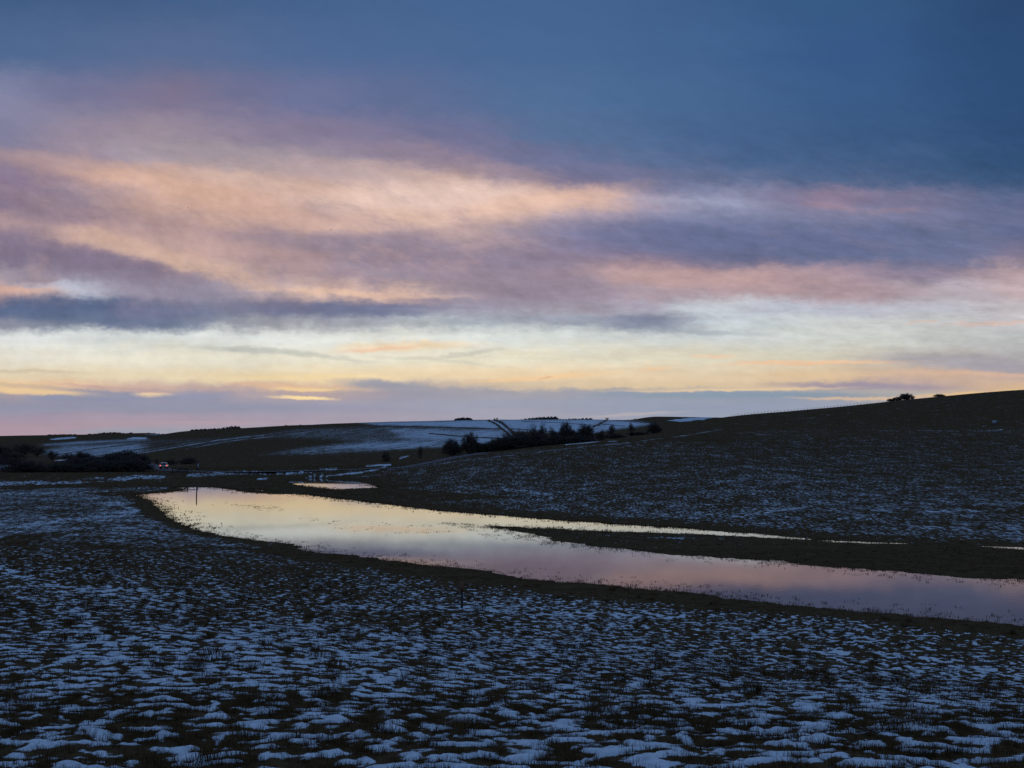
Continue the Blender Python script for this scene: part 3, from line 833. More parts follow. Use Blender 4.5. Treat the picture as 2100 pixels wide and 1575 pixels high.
def land_material():
    m = bpy.data.materials.new('land')
    m.use_nodes = True
    nt = m.node_tree
    N, L = nt.nodes, nt.links
    b = N['Principled BSDF']

    def nz(scale, detail, rough=.55, sc=(1, 1, 1)):
        mp = N.new('ShaderNodeMapping')
        mp.inputs['Scale'].default_value = sc
        L.new(geo.outputs['Position'], mp.inputs['Vector'])
        n = N.new('ShaderNodeTexNoise')
        n.inputs['Scale'].default_value = scale
        n.inputs['Detail'].default_value = detail
        n.inputs['Roughness'].default_value = rough
        L.new(mp.outputs[0], n.inputs['Vector'])
        return n.outputs['Fac']

    def mth(op, a, c=None, d=None):
        n = N.new('ShaderNodeMath')
        n.operation = op
        for i, v in enumerate((a, c, d)):
            if v is None:
                continue
            if isinstance(v, (int, float)):
                n.inputs[i].default_value = v
            else:
                L.new(v, n.inputs[i])
        return n.outputs[0]

    def attr(name):
        a = N.new('ShaderNodeAttribute')
        a.attribute_name = name
        return a.outputs['Fac']

    def mr(v, a, c, lo=0., hi=1., smooth=True):
        n = N.new('ShaderNodeMapRange')
        n.interpolation_type = 'SMOOTHSTEP' if smooth else 'LINEAR'
        L.new(v, n.inputs[0])
        for i, x in enumerate((a, c, lo, hi)):
            n.inputs[i + 1].default_value = x
        return n.outputs[0]

    geo = N.new('ShaderNodeNewGeometry')
    cover, near, fld = attr('cover'), attr('near'), attr('field')
    # far: the sod breaks the snow into flecks
    fl = mth('ADD', mth('MULTIPLY', nz(3.3, 3, .6, (1, .3, 1)), .7), mth('MULTIPLY', nz(.5, 3, .6, (1, .4, 1)), .3))
    fl = mr(fl, .32, .68, 0, 1, False)
    farf = mth('MULTIPLY', mth('SUBTRACT', cover, fl), 1.0)
    farf = mth('ADD', farf, mr(cover, .84, .97, 0, .4))
    nearf = mth('ADD', fld, mth('MULTIPLY', mth('SUBTRACT', nz(26, 3, .7), .5), .24))
    mx = N.new('ShaderNodeMix')
    L.new(near, mx.inputs[0])
    L.new(farf, mx.inputs[2])
    L.new(nearf, mx.inputs[3])
    soft = mth('ADD', mth('MULTIPLY', near, -.16), .20)
    snow = mth('MULTIPLY', mth('SMOOTH_MAX', 0.0, mth('ADD', mth('DIVIDE', mx.outputs[0], mth('MULTIPLY', soft, 2.0)), .5), .0), 1.0)
    cl = N.new('ShaderNodeClamp')
    L.new(snow, cl.inputs[0])
    snow = cl.outputs[0]
    # grass and earth
    r = N.new('ShaderNodeValToRGB')
    el = r.color_ramp.elements
    el[0].position, el[0].color = .30, (0.070, 0.042, 0.020, 1)
    el[1].position, el[1].color = .72, (0.120, 0.070, 0.034, 1)
    L.new(nz(.8, 5, .6), r.inputs[0])
    sr = N.new('ShaderNodeValToRGB')
    el = sr.color_ramp.elements
    el[0].position, el[0].color = .3, (0.50, 0.51, 0.52, 1)
    el[1].position, el[1].color = .6, (0.70, 0.70, 0.70, 1)
    L.new(nz(6, 4, .6), sr.inputs[0])
    c = N.new('ShaderNodeMix')
    c.data_type = 'RGBA'
    L.new(snow, c.inputs[0])
    L.new(r.outputs[0], c.inputs[6])
    L.new(sr.outputs[0], c.inputs[7])
    L.new(c.outputs[2], b.inputs['Base Color'])
    b.inputs['Roughness'].default_value = .9
    b.inputs['Specular IOR Level'].default_value = 0.0
    bp = N.new('ShaderNodeBump')
    bp.inputs['Strength'].default_value = .5
    bp.inputs['Distance'].default_value = .03
    L.new(nz(30, 3, .6), bp.inputs['Height'])
    L.new(bp.outputs[0], b.inputs['Normal'])
    return m


# ------------------------------------------------------------------ the land
APEX = 14.0


def fine(X, Y, sd, cov):
    """snow field (positive = snow) and the small relief of tussocks and snow pads"""
    nearw = sstep(85, 55, Y)
    fld = np.full(X.shape, -1.0, np.float32)
    dz = np.zeros(X.shape, np.float32)
    k = Y < 90
    f = relief(X[k], Y[k]) - threshold(cov[k])
    fld[k] = f
    lump = fbm(X[k] / 1.1, Y[k] / 1.1, 33, 4)
    dz[k] = nearw[k] * sstep(-.5, 1.5, sd[k]) * (.026 * sstep(-.05, .22, f) + .07 * lump)
    kk = (Y >= 60) & (sd > 0)
    dz[kk] += (.05 * fbm(X[kk] / 1.3, Y[kk] / 1.3, 34, 2)) * sstep(60, 90, Y[kk]) * sstep(.2, 2.5, sd[kk])
    return fld, dz




def build_land():
    tdense = np.linspace(-.485, .485, 1080)
    side = np.linspace(.485, 1.35, 50)[1:]
    T = np.concatenate([-side[::-1], tdense, side])
    ys = list(np.linspace(-9, 3.0, 26))
    y = 3.0
    while y < 6400:
        if y < 235:
            y += max(.028, .0033 * y)
        elif y < 1600:
            y += .0065 * y
        else:
            y += .025 * y
        ys.append(y)
    ys = np.array(ys)
    Yg, Tg = np.meshgrid(ys, T, indexing='ij')
    Y = Yg.ravel()
    X = (Tg * (Yg + APEX)).ravel()
    sd = full_sd(X, Y)
    Z = land_z(X, Y, sd)
    cov = snow_cover(X, Y, Z, sd)
    nearw = sstep(85, 55, Y)
    fld, dz = fine(X, Y, sd, cov)
    Z = Z + dz
    # lumps of the snowy road bank
    px, py = project(X, Y, Z)
    bk = (Y > 180) & (Y < 262) & (px < 720) & (cov > .3)
    Z[bk] += .45 * np.abs(fbm(X[bk] / 1.1, Y[bk] / 1.8, 35, 3))
    nr, nc = len(ys), len(T)
    i = np.arange(nr * nc, dtype=np.int32).reshape(nr, nc)
    Q = np.stack([i[:-1, :-1], i[:-1, 1:], i[1:, 1:], i[1:, :-1]], -1).reshape(-1, 4)
    me = mesh_from('ground', np.stack([X, Y, Z], 1), Q, None, land_material(), True, dict(cover=cov, near=nearw, field=fld))
    link('ground', me, kind='structure')
    print('land', nr, nc)


build_land()


def build_water():
    m = bpy.data.materials.new('flood_water')
    m.use_nodes = True
    nt = m.node_tree
    b = nt.nodes['Principled BSDF']
    b.inputs['Base Color'].default_value = (.012, .012, .011, 1)
    b.inputs['Roughness'].default_value = .035
    b.inputs['IOR'].default_value = 1.33
    geo = nt.nodes.new('ShaderNodeNewGeometry')
    n = nt.nodes.new('ShaderNodeTexNoise')
    n.inputs['Scale'].default_value = 2.2
    n.inputs['Detail'].default_value = 3
    nt.links.new(geo.outputs['Position'], n.inputs['Vector'])
    bp = nt.nodes.new('ShaderNodeBump')
    bp.inputs['Strength'].default_value = .05
    bp.inputs['Distance'].default_value = .02
    nt.links.new(n.outputs['Fac'], bp.inputs['Height'])
    sp = nt.nodes.new('ShaderNodeSeparateXYZ')
    nt.links.new(geo.outputs['Position'], sp.inputs[0])
    mr = nt.nodes.new('ShaderNodeMapRange')
    nt.links.new(sp.outputs[1], mr.inputs[0])
    for i, v in enumerate((110.0, 52.0, 0.0, -.017)):
        mr.inputs[i + 1].default_value = v
    cb = nt.nodes.new('ShaderNodeCombineXYZ')
    nt.links.new(mr.outputs[0], cb.inputs[1])
    va = nt.nodes.new('ShaderNodeVectorMath')
    va.operation = 'ADD'
    nt.links.new(bp.outputs[0], va.inputs[0])
    nt.links.new(cb.outputs[0], va.inputs[1])
    vn = nt.nodes.new('ShaderNodeVectorMath')
    vn.operation = 'NORMALIZE'
    nt.links.new(va.outputs[0], vn.inputs[0])
    nt.links.new(vn.outputs[0], b.inputs['Normal'])
    V = [(-85, 40, 0), (110, 36, 0), (110, 240, 0), (-85, 240, 0)]
    link('water', mesh_from('water', V, [(0, 1, 2, 3)], None, m), kind='structure')


build_water()


# ------------------------------------------------------------------ grass
def build_grass():
    Vs, Qs, Ts = [], [], []
    nv = 0

    def blades(X, Y, Z, n, spread, h0, h1, w, lean=.55, stiff=0.0):
        nonlocal nv
        k = len(X)
        if not k:
            return
        X, Y, Z = np.repeat(X, n), np.repeat(Y, n), np.repeat(Z, n)
        m = k * n
        a = rng.uniform(0, 2 * np.pi, m)
        r = np.abs(rng.normal(0, spread, m))
        bx, by = X + r * np.cos(a), Y + r * np.sin(a)
        hh = rng.uniform(h0, h1, m) * (.6 + .4 * np.repeat(rng.uniform(.4, 1.6, k), n))
        la = a + rng.normal(0, .8, m)
        ln = hh * np.abs(rng.normal(lean, .3, m)) * (1 - stiff)
        dx, dy = np.cos(la) * ln, np.sin(la) * ln
        wa = la + np.pi / 2 + rng.normal(0, .6, m)
        ww = w * rng.uniform(.6, 1.3, m) * .5
        wx, wy = np.cos(wa) * ww, np.sin(wa) * ww
        zb = Z - .02
        P = np.empty((m, 5, 3), np.float32)
        P[:, 0] = np.stack([bx - wx, by - wy, zb], 1)
        P[:, 1] = np.stack([bx + wx, by + wy, zb], 1)
        mx, my, mz = bx + dx * .35, by + dy * .35, Z + hh * .62
        P[:, 2] = np.stack([mx + wx * .75, my + wy * .75, mz], 1)
        P[:, 3] = np.stack([mx - wx * .75, my - wy * .75, mz], 1)
        P[:, 4] = np.stack([bx + dx, by + dy, Z + hh * np.where(ln > hh * .8, .85, 1)], 1)
        b = nv + np.arange(m)[:, None] * 5
        Vs.append(P.reshape(-1, 3))
        Qs.append(b + np.array([[0, 1, 2, 3]]))
        Ts.append(b + np.array([[3, 2, 4]]))
        nv += m * 5

    def scatter(y0, y1, dens, tmax=.53):
        n = int(tmax * (y1 * y1 - y0 * y0) * dens)
        Y = np.sqrt(rng.uniform(y0 * y0, y1 * y1, n))
        X = rng.uniform(-tmax, tmax, n) * Y
        return X, Y

    for y0, y1, dens, n, spread, h0, h1, w, slack in ((3.2, 14, 130, 22, .045, .025, .070, .0034, .0),
                                                 (14, 34, 50, 10, .06, .025, .065, .0058, .0),
                                                 (34, 80, 12, 6, .09, .03, .08, .014, .0)):
        X, Y = scatter(y0, y1, dens)
        sd = full_sd(X, Y)
        Z = land_z(X, Y, sd)
        cov = snow_cover(X, Y, Z, sd)
        f, dz = fine(X, Y, sd, cov)
        clump = fbm(X / .9, Y / .9, 301, 3)
        keep = (f < -.015 + .07 * rng.normal(0, 1, len(X))) & (sd > -.2) & (clump > -.55)
        X, Y, Z, cl = X[keep], Y[keep], (Z + dz)[keep], clump[keep]
        tall = (cl > .30) & (f[keep] < -.08)
        blades(X[~tall], Y[~tall], Z[~tall], n, spread, h0, h1, w)
        blades(X[tall], Y[tall], Z[tall], n + 6, spread * 1.2, h0 * 1.5, h1 * 1.7, w)
    # meadow beyond, the banks and the hillside across the water
    X, Y = scatter(80, 270, 1.1)
    sd = full_sd(X, Y)
    Z = land_z(X, Y, sd)
    cov = snow_cover(X, Y, Z, sd)
    keep = (sd > -.1) & (rng.uniform(0, 1, len(X)) > cov * .8)
    blades(X[keep], Y[keep], Z[keep], 5, .16, .07, .20, .035)
    # stems standing in the shallows along the shores
    X = rng.uniform(-75, 85, 700000)
    Y = rng.uniform(40, 200, 700000)
    sd = full_sd(X, Y)
    k = (sd > -4.5) & (sd < .8)
    X, Y, sd = X[k], Y[k], sd[k]
    cl = fbm(X / 1.1, Y / 2.0, 401, 4)
    p = np.exp(np.minimum(sd, 0) / np.where(Y < 85, 1.3, 1.0)) * sstep(-.25, .35, cl + .25 * np.exp(sd)) * np.where(Y < 110, .9, .8)
    k = rng.uniform(0, 1, len(X)) < p
    X, Y = X[k], Y[k]
    fa = Y > 100
    blades(X[~fa], Y[~fa], np.zeros((~fa).sum()), 6, .12, .03, .11, .018, .6)
    blades(X[fa], Y[fa], np.zeros(fa.sum()), 6, .22, .04, .13, .035, .8)
    # grass tips breaking the surface further out
    for poly, dens, thr in (([(480, 1034), (560, 1036), (590, 1046), (540, 1052), (500, 1045)], 1.6, .0),
                            ([(420, 1030), (470, 1028), (480, 1036), (440, 1038)], .8, .1),
                            ([(600, 1060), (700, 1068), (840, 1072), (960, 1080), (900, 1098), (780, 1100), (700, 1085)], 1.2, .12),
                            ([(890, 1070), (1000, 1076), (1100, 1086), (1080, 1092), (1000, 1084), (900, 1076)], 4.0, -.05),
                            ([(960, 1086), (1090, 1088), (1200, 1108), (1330, 1128), (1250, 1130), (1120, 1118), (1000, 1104)], 3.2, .02),
                            ([(800, 1136), (1000, 1160), (1300, 1190), (1500, 1215), (1400, 1205), (1100, 1175), (900, 1158)], 1.2, .10),
                            ([(1400, 1200), (1700, 1236), (2100, 1270), (2100, 1280), (1700, 1248), (1400, 1212)], 2.0, .05),
                            ([(1500, 1145), (1900, 1180), (2100, 1196), (2100, 1206), (1900, 1192), (1500, 1158)], 1.6, .08),
                            ([(330, 1040), (420, 1076), (560, 1100), (700, 1128), (600, 1112), (440, 1086)], 1.2, .1)):
        wp = on_water(poly)
        lo, hi = wp.min(0), wp.max(0)
        n = int((hi[0] - lo[0]) * (hi[1] - lo[1]) * dens * 2.0)
        X, Y = rng.uniform(lo[0], hi[0], n), rng.uniform(lo[1], hi[1], n)
        k = in_poly(X, Y, wp)
        X, Y = X[k], Y[k]
        k = fbm(X / 1.6, Y / 3.5, 402, 4) > thr
        X, Y = X[k], Y[k]
        blades(X, Y, np.zeros(len(X)), 6, .16, .02, .075, .022, .7)
    # big dark tussocks
    X, Y = scatter(4, 60, .26)
    sd = full_sd(X, Y)
    Z = land_z(X, Y, sd)
    k = sd > 1.5
    for f in (0, 1):
        kk = k & ((Y < 18) if f == 0 else (Y >= 18))
        for q in range(9):
            ox, oy = rng.normal(0, .10, kk.sum()), rng.normal(0, .10, kk.sum())
            blades(X[kk] + ox, Y[kk] + oy, Z[kk] + .05, 16 if f == 0 else 9, .05, .07, .19, .004 if f == 0 else .009, .75)
    # dead stalks
    X, Y = scatter(5, 30, .35)
    sd = full_sd(X, Y)
    Z = land_z(X, Y, sd)
    k = sd > 2
    blades(X[k], Y[k], Z[k], 1, .01, .18, .38, .006, .3, .3)
    m = bpy.data.materials.new('winter_grass')
    m.use_nodes = True
    nt = m.node_tree
    b = nt.nodes['Principled BSDF']
    geo = nt.nodes.new('ShaderNodeNewGeometry')
    nz = nt.nodes.new('ShaderNodeTexNoise')
    nz.inputs['Scale'].default_value = 2.5
    nz.inputs['Detail'].default_value = 5
    nt.links.new(geo.outputs['Position'], nz.inputs['Vector'])
    r = nt.nodes.new('ShaderNodeValToRGB')
    el = r.color_ramp.elements
    el[0].position, el[0].color = .30, (.062, .037, .015, 1)
    el[1].position, el[1].color = .70, (.130, .072, .030, 1)
    nt.links.new(nz.outputs['Fac'], r.inputs[0])
    nt.links.new(r.outputs[0], b.inputs['Base Color'])
    b.inputs['Roughness'].default_value = .85
    b.inputs['Specular IOR Level'].default_value = 0.0
    link('grass', mesh_from('grass', np.concatenate(Vs), np.concatenate(Qs), np.concatenate(Ts), m),
         None, 'dark winter grass standing between the patches of thin snow', 'grass', None, 'stuff')
    print('grass verts', nv)


build_grass()


# ------------------------------------------------------------------ trees and bushes
BARK = plain('bark', (.075, .055, .04), .95, .35, 2.0)
TWIG = plain('twigs', (.075, .052, .038), .95, .35, 1.0)


def tubes(P, Q, r0, r1, n=3):
    P, Q, r0, r1 = (np.asarray(a, float) for a in (P, Q, r0, r1))
    d = Q - P
    d /= np.linalg.norm(d, axis=1, keepdims=True) + 1e-9
    up = np.where(np.abs(d[:, 2:3]) < .9, np.array([[.2, .1, 1.0]]), np.array([[1.0, .3, .1]]))
    a = np.cross(d, up)
    a /= np.linalg.norm(a, axis=1, keepdims=True) + 1e-9
    c = np.cross(d, a)
    m = len(P)
    V = np.empty((m, 2 * n, 3))
    for i in range(n):
        an = 2 * math.pi * i / n
        o = math.cos(an) * a + math.sin(an) * c
        V[:, i] = P + r0[:, None] * o
        V[:, n + i] = Q + r1[:, None] * o
    b = np.arange(m)[:, None] * 2 * n
    Fq = np.concatenate([b + np.array([[i, (i + 1) % n, n + (i + 1) % n, n + i]]) for i in range(n)])
    return V.reshape(-1, 3), Fq


def woody(seed, h, w, trunk=0.15, limbs=50, twigs=7, sub=3, shape=.6, lean=0.0, fan=.25, r=.05, fine_r=.012, flat=1.0, up=.35):
    """a leafless tree or bush: stems from the foot, limbs filling a domed crown, twigs and sprays on the limbs"""
    g = np.random.default_rng(seed)
    th = trunk * h
    # crown envelope
    ph, ct = g.uniform(0, 2 * np.pi, limbs), g.uniform(0, 1, limbs) ** flat
    rad = g.uniform(.35, 1, limbs) ** shape
    st = np.sqrt(1 - ct ** 2)
    T = np.stack([rad * st * np.cos(ph) * w / 2, rad * st * np.sin(ph) * w / 2, th + (h - th) * (.06 + .94 * rad * ct)], 1)
    T[:, 0] += lean * (T[:, 2] / h) ** 2 * w * .5
    S = np.stack([T[:, 0] * fan * .5, T[:, 1] * fan * .5, th * g.uniform(.5, 1.0, limbs)], 1)
    M = S * .5 + T * .5
    M[:, 2] += (T[:, 2] - S[:, 2]) * g.uniform(-.05, .22, limbs)
    M += g.normal(0, .05 * w, M.shape)
    S2, M2 = (S + M) / 2 + g.normal(0, .02 * w, S.shape), (M + T) / 2 + g.normal(0, .02 * w, S.shape)
    P = [S, S2, M, M2]
    Q = [S2, M, M2, T]
    R0 = [np.full(limbs, r), np.full(limbs, r * .75), np.full(limbs, r * .55), np.full(limbs, r * .38)]
    R1 = [np.full(limbs, r * .75), np.full(limbs, r * .55), np.full(limbs, r * .38), np.full(limbs, fine_r)]
    # twigs
    n = limbs * twigs
    li = np.repeat(np.arange(limbs), twigs)
    f = g.uniform(.15, 1, n)[:, None]
    A = np.where(f < .5, M[li] + (M2[li] - M[li]) * f * 2, M2[li] + (T[li] - M2[li]) * (f * 2 - 1))
    D = (T - S)[li] / (np.linalg.norm((T - S)[li], axis=1, keepdims=True) + 1e-9) * .6 + g.normal(0, .55, (n, 3))
    D[:, 2] += up
    D /= np.linalg.norm(D, axis=1, keepdims=True)
    tl = g.uniform(.08, .2, n)[:, None] * (h + w) / 2
    B = A + D * tl
    B[:, 2] = np.maximum(B[:, 2], .05)
    P.append(A); Q.append(B); R0.append(np.full(n, fine_r * 1.5)); R1.append(np.full(n, fine_r * .8))
    k = n * sub
    ti = np.repeat(np.arange(n), sub)
    f = g.uniform(.2, 1, k)[:, None]
    A2 = A[ti] + (B - A)[ti] * f
    D2 = D[ti] * .7 + g.normal(0, .5, (k, 3))
    D2 /= np.linalg.norm(D2, axis=1, keepdims=True)
    B2 = A2 + D2 * tl[ti] * g.uniform(.3, .7, k)[:, None]
    B2[:, 2] = np.maximum(B2[:, 2], .04)
    P.append(A2); Q.append(B2); R0.append(np.full(k, fine_r)); R1.append(np.full(k, fine_r * .5))
    V, Fq = tubes(np.concatenate(P), np.concatenate(Q), np.concatenate(R0), np.concatenate(R1))
    # foot: short stems under the crown
    ns = 1 if trunk > .2 else 5
    sp, sq, s0, s1 = [], [], [], []
    for i in range(ns):
        b0 = np.array([g.normal(0, .04 * w) if ns > 1 else 0, g.normal(0, .04 * w) if ns > 1 else 0, -.3])
        tip = np.array([lean * .1 * w + (g.normal(0, .12 * w) if ns > 1 else 0), g.normal(0, .1 * w) if ns > 1 else 0, max(th, .1 * h) * 1.05])
        mid = (b0 + tip) / 2 + g.normal(0, .015 * w, 3)
        rr = r * (2.6 if ns == 1 else 1.3)
        sp += [b0, mid]; sq += [mid, tip]; s0 += [rr * 1.25, rr]; s1 += [rr, rr * .8]
    Vt, Ft = tubes(sp, sq, s0, s1, 6)
    return (Vt, Ft), (V, Fq)


PROTO = {}


def proto(kind, variant):
    key = (kind, variant)
    if key not in PROTO:
        s = 1000 + 37 * variant + sum(map(ord, kind))
        a = dict(bush=dict(h=4, w=5, trunk=.06, limbs=110, twigs=11, sub=5, fan=.7, r=.045, fine_r=.017, flat=.8, up=.15, shape=.4),
                 thicket=dict(h=5, w=5, trunk=.05, limbs=80, twigs=10, sub=4, fan=.9, r=.045, fine_r=.014, flat=.75, up=.5),
                 sapling=dict(h=6, w=3.6, trunk=.05, limbs=34, twigs=9, sub=3, fan=1.2, r=.05, fine_r=.016, flat=.35, up=.9),
                 tree=dict(h=7, w=6, trunk=.26, limbs=60, twigs=9, sub=4, fan=.25, r=.07, fine_r=.02, flat=.8),
                 dome=dict(h=4, w=8, trunk=.16, limbs=110, twigs=11, sub=5, fan=.2, r=.08, fine_r=.026, flat=.9, shape=.35, up=.1))[kind]
        (Vt, Ft), (Vc, Fc) = woody(s, **a)
        PROTO[key] = (mesh_from('trunk', Vt, Ft, None, BARK, True), mesh_from('crown', Vc, Fc, None, TWIG), a['h'], a['w'])
    return PROTO[key]


NPL = 0


def plant(kind, name, px, wpx, top, Y, label, cat, group=None, zoff=0.0):
    global NPL
    NPL += 1
    X, Y, z = at(px, Y)
    hh = max(zpy(Y, top) - z, .6)
    ww = wpx * Y / F
    trunk, crown, h0, w0 = proto(kind, NPL % 3)
    t = thing(name, (X, Y, z + zoff), label, cat, group, (NPL * 2.4) % 6.28, (ww / w0, ww / w0, hh / h0))
    link('trunk', trunk, t)
    link('crown', crown, t)
    return t


GT = 'bushes in the dark thicket under the snowy hill'
plant('bush', 'bush', 927, 40, 900, 300, 'lower left hump of the rounded dark bush pair before the snow slope', 'bush')
plant('bush', 'bush', 964, 44, 890.5, 298, 'taller right hump of the rounded dark bush pair before the snow slope', 'bush')
for px, w, top, Y, kind, lab in (
        (1010, 40, 902, 306, 'thicket', 'low brushy bush at the left end of the hillside thicket'),
        (1046, 46, 884, 306, 'thicket', 'twiggy bush where the white hill track disappears behind the thicket'),
        (1070, 36, 879, 312, 'thicket', 'open twiggy bush just right of the white hill track'),
        (1092, 34, 868, 310, 'sapling', 'sparse upright bush, leftmost of the tall see-through ones over the snow'),
        (1112, 30, 866, 313, 'sapling', 'tallest see-through bush with thin upright rods over the snow'),
        (1100, 60, 888, 302, 'bush', 'low dense bush at the foot of the thin upright rods'),
        (1136, 34, 874, 308, 'thicket', 'middling bush between the thin rods and the dense black bush'),
        (1160, 36, 866, 304, 'bush', 'dense black bush, tallest solid one in the middle of the thicket'),
        (1178, 30, 884, 302, 'bush', 'short bush in the notch between the two solid black bushes'),
        (1201, 38, 868, 306, 'bush', 'dense black bush at the foot of the diagonal farm track'),
        (1140, 70, 893, 296, 'bush', 'wide low bush along the front of the thicket, left of the dense one'),
        (1190, 70, 894, 294, 'bush', 'wide low bush along the front of the thicket, right of the dense one'),
        (986, 44, 906, 300, 'bush', 'knee-high bush right beside the rounded bush pair'),
        (1022, 62, 897, 301, 'bush', 'wide low bush under the white hill track, nearest the pair'),
        (1064, 74, 893, 300, 'bush', 'wide low bush under the left end of the thin upright rods'),
        (1232, 26, 880, 312, 'thicket', 'small bush at the right end of the thicket beside the track'),
        (1262, 44, 889, 312, 'bush', 'knee-high scrub under the slim tree right of the thicket'),
        (1310, 54, 886, 316, 'bush', 'low scrub strung along the field edge toward the last dark bush')):
    plant(kind, 'bush', px, w, top, Y, lab, 'bush', GT)
plant('tree', 'tree', 1254, 20, 869, 316, 'slim small tree standing alone on snow right of the thicket', 'tree')
plant('sapling', 'tree', 1295, 22, 865, 318, 'bare see-through sapling on snow between slim tree and last bush', 'tree')
plant('bush', 'bush', 1341, 32, 868, 318, 'rounded dark bush at the right end of the white fields', 'bush')
plant('sapling', 'bush', 862, 16, 913, 300, 'thin lone sapling left of the rounded bush pair', 'sapling')
plant('thicket', 'bush', 792, 22, 925, 290, 'faint low bush above the bend of the snowy track', 'bush')

# hedgerow on the left, beyond the road
for px, w, top, Y, kind, lab in (
        (4, 58, 913, 420, 'tree', 'dark tree at the left edge of the valley hedgerow'),
        (50, 54, 908, 410, 'tree', 'tallest dark tree at the far left of the valley'),
        (78, 40, 915, 400, 'tree', 'rounded tree leaning against the tallest one at the far left'),
        (26, 70, 924, 330, 'thicket', 'low tree filling the gap under the two far left ones'),
        (109, 26, 923, 330, 'tree', 'small pointed tree alone against the pale snowy flank'),
        (142, 46, 929, 316, 'thicket', 'hedgerow tree just right of the small pointed one'),
        (168, 58, 928, 312, 'bush', 'broad hedgerow tree in front of the snowy flank'),
        (202, 48, 934, 308, 'thicket', 'hedgerow bush in the dip of the hedge skyline'),
        (234, 56, 928, 304, 'bush', 'left one of the two big rounded hedgerow bushes near the car'),
        (262, 60, 925, 302, 'bush', 'highest rounded bush of the valley hedgerow'),
        (288, 46, 930, 300, 'bush', 'last big bush at the right end of the hedgerow before the car'),
        (306, 18, 945, 296, 'thicket', 'short bush tailing off the right end of the hedgerow'),
        (322, 16, 940, 300, 'sapling', 'faint thin tree behind the car'),
        (352, 32, 941, 292, 'thicket', 'faint low bush right behind the car'),
        (388, 46, 937, 300, 'thicket', 'faint wide bush behind the roadside marker'),
        (60, 90, 947, 236, 'bush', 'low dark scrub behind the thin bare hedge, far left'),
        (140, 96, 951, 236, 'bush', 'low dark scrub in front of the little shed'),
        (212, 96, 943, 236, 'bush', 'low dark scrub along the road, left of the car hedge end'),
        (276, 84, 942, 237, 'bush', 'low dark scrub along the road, nearest the car'),
        (176, 84, 936, 262, 'bush', 'round dark hedgerow bush between the little shed and the big bushes'),
        (246, 80, 931, 268, 'bush', 'broad dark hedgerow bush filling in below the highest one'),
        (20, 70, 940, 300, 'bush', 'broad dark bush under the trees at the left edge')):
    n = 'bush' if kind in ('bush', 'thicket') else 'tree'
    plant(kind, n, px, w, top, Y, lab, n, 'trees and bushes of the valley hedgerow')

# ridge and skyline trees
plant('dome', 'tree', 1858, 34, 807.5, 452, 'domed windswept tree on the ridge of the right hill', 'tree')
plant('dome', 'tree', 1840, 22, 815, 450, 'low limbs tucked against the domed ridge tree', 'tree')
plant('dome', 'tree', 1827, 16, 818, 449, 'small wispy tree left of the domed ridge tree', 'tree')
plant('dome', 'tree', 1927, 24, 808.5, 455, 'low fan-shaped tree alone on the ridge, furthest right', 'tree')
for px, w, top, Y, lab in ((1014.2, 4.2, 857, 952, 'left one of the tiny pair of trees on the snowy skyline'),
                           (1019.6, 5, 856.6, 952, 'right one of the tiny pair of trees on the snowy skyline'),
                           (1003, 4, 860, 950, 'tiny bush on the skyline where the white track tops the hill'),
                           (1245, 9, 856.5, 950, 'small round tree at the top of the diagonal farm track'),
                           (587, 7, 871.5, 1040, 'tiny lone tree on the dark skyline left of the snow'),
                           (616, 6, 871, 1040, 'tiniest lone tree on the dark skyline, nearest the snow'),
                           (1302, 5, 857.5, 1390, 'tiny bush on the far moor skyline')):
    plant('tree', 'tree', px, w, top, Y, lab, 'tree')


def wood(name, label, trees, Y):
    V, Q, n = [], [], 0
    for i, (px, w, top) in enumerate(trees):
        X, Yy, z = at(px, Y + (i % 3) * 6)
        hh = max(zpy(Yy, top) - z, 1.5)
        _, (v, q) = woody(500 + i, hh, w * Y / F, trunk=.2, limbs=48, twigs=8, sub=2, fan=.4, r=.24, fine_r=.15, flat=.9)
        (vt, qt), _ = woody(900 + i, hh, w * Y / F, trunk=.3, limbs=3, twigs=1, sub=1, r=.16)
        for a, b in ((v, q), (vt, qt)):
            V.append(a + np.array([X, Yy, z - .3]))
            Q.append(b + n)
            n += len(a)
    link(name, mesh_from(name, np.concatenate(V), np.concatenate(Q), None, TWIG), None, label, 'wood', None, 'stuff')


wood('wood', 'small dark wood on the skyline left of the white track', [(936, 9, 857.5), (941, 9, 856.5), (946, 9, 856), (951, 9, 855.5), (956, 9, 855.5), (961, 9, 855.5), (965, 8, 856.5)], 960)
wood('wood', 'longest flat-topped wood on the white skyline', [(1070, 8, 859.5), (1078, 10, 858), (1086, 10, 857), (1093, 10, 856.5), (1100, 11, 855), (1108, 11, 854.5), (1116, 11, 854), (1124, 11, 854), (1131, 11, 853.3), (1138, 10, 853.5), (1142, 8, 855)], 970)
wood('wood', 'gappy row of skyline trees right of the longest wood', [(1149, 6, 858), (1155, 6, 858.5), (1161, 6, 858.5), (1168, 8, 858), (1175, 8, 857.5), (1181, 8, 857.5), (1188, 8, 858), (1195, 9, 857), (1203, 10, 856.5), (1211, 9, 857)], 975)
wood('wood', 'wood stepping up the dark shoulder of the hill on the left', [(396, 10, 880.5), (404, 11, 880), (413, 11, 879.5), (422, 11, 879), (432, 12, 878.5), (441, 12, 878), (450, 12, 878), (459, 12, 876.5), (467, 12, 875), (475, 13, 873.5), (483, 13, 872.5), (490, 11, 874), (500, 9, 877.5), (512, 9, 877.5), (524, 9, 877)], 1190)
wood('wood', 'far dark hanger of trees on the left horizon', [(186, 12, 893), (196, 13, 890.5), (206, 14, 888.5), (216, 14, 887), (226, 14, 886.3), (236, 14, 886.3), (246, 14, 887), (254, 10, 888.5), (262, 9, 888.5), (269, 9, 887)], 2900)
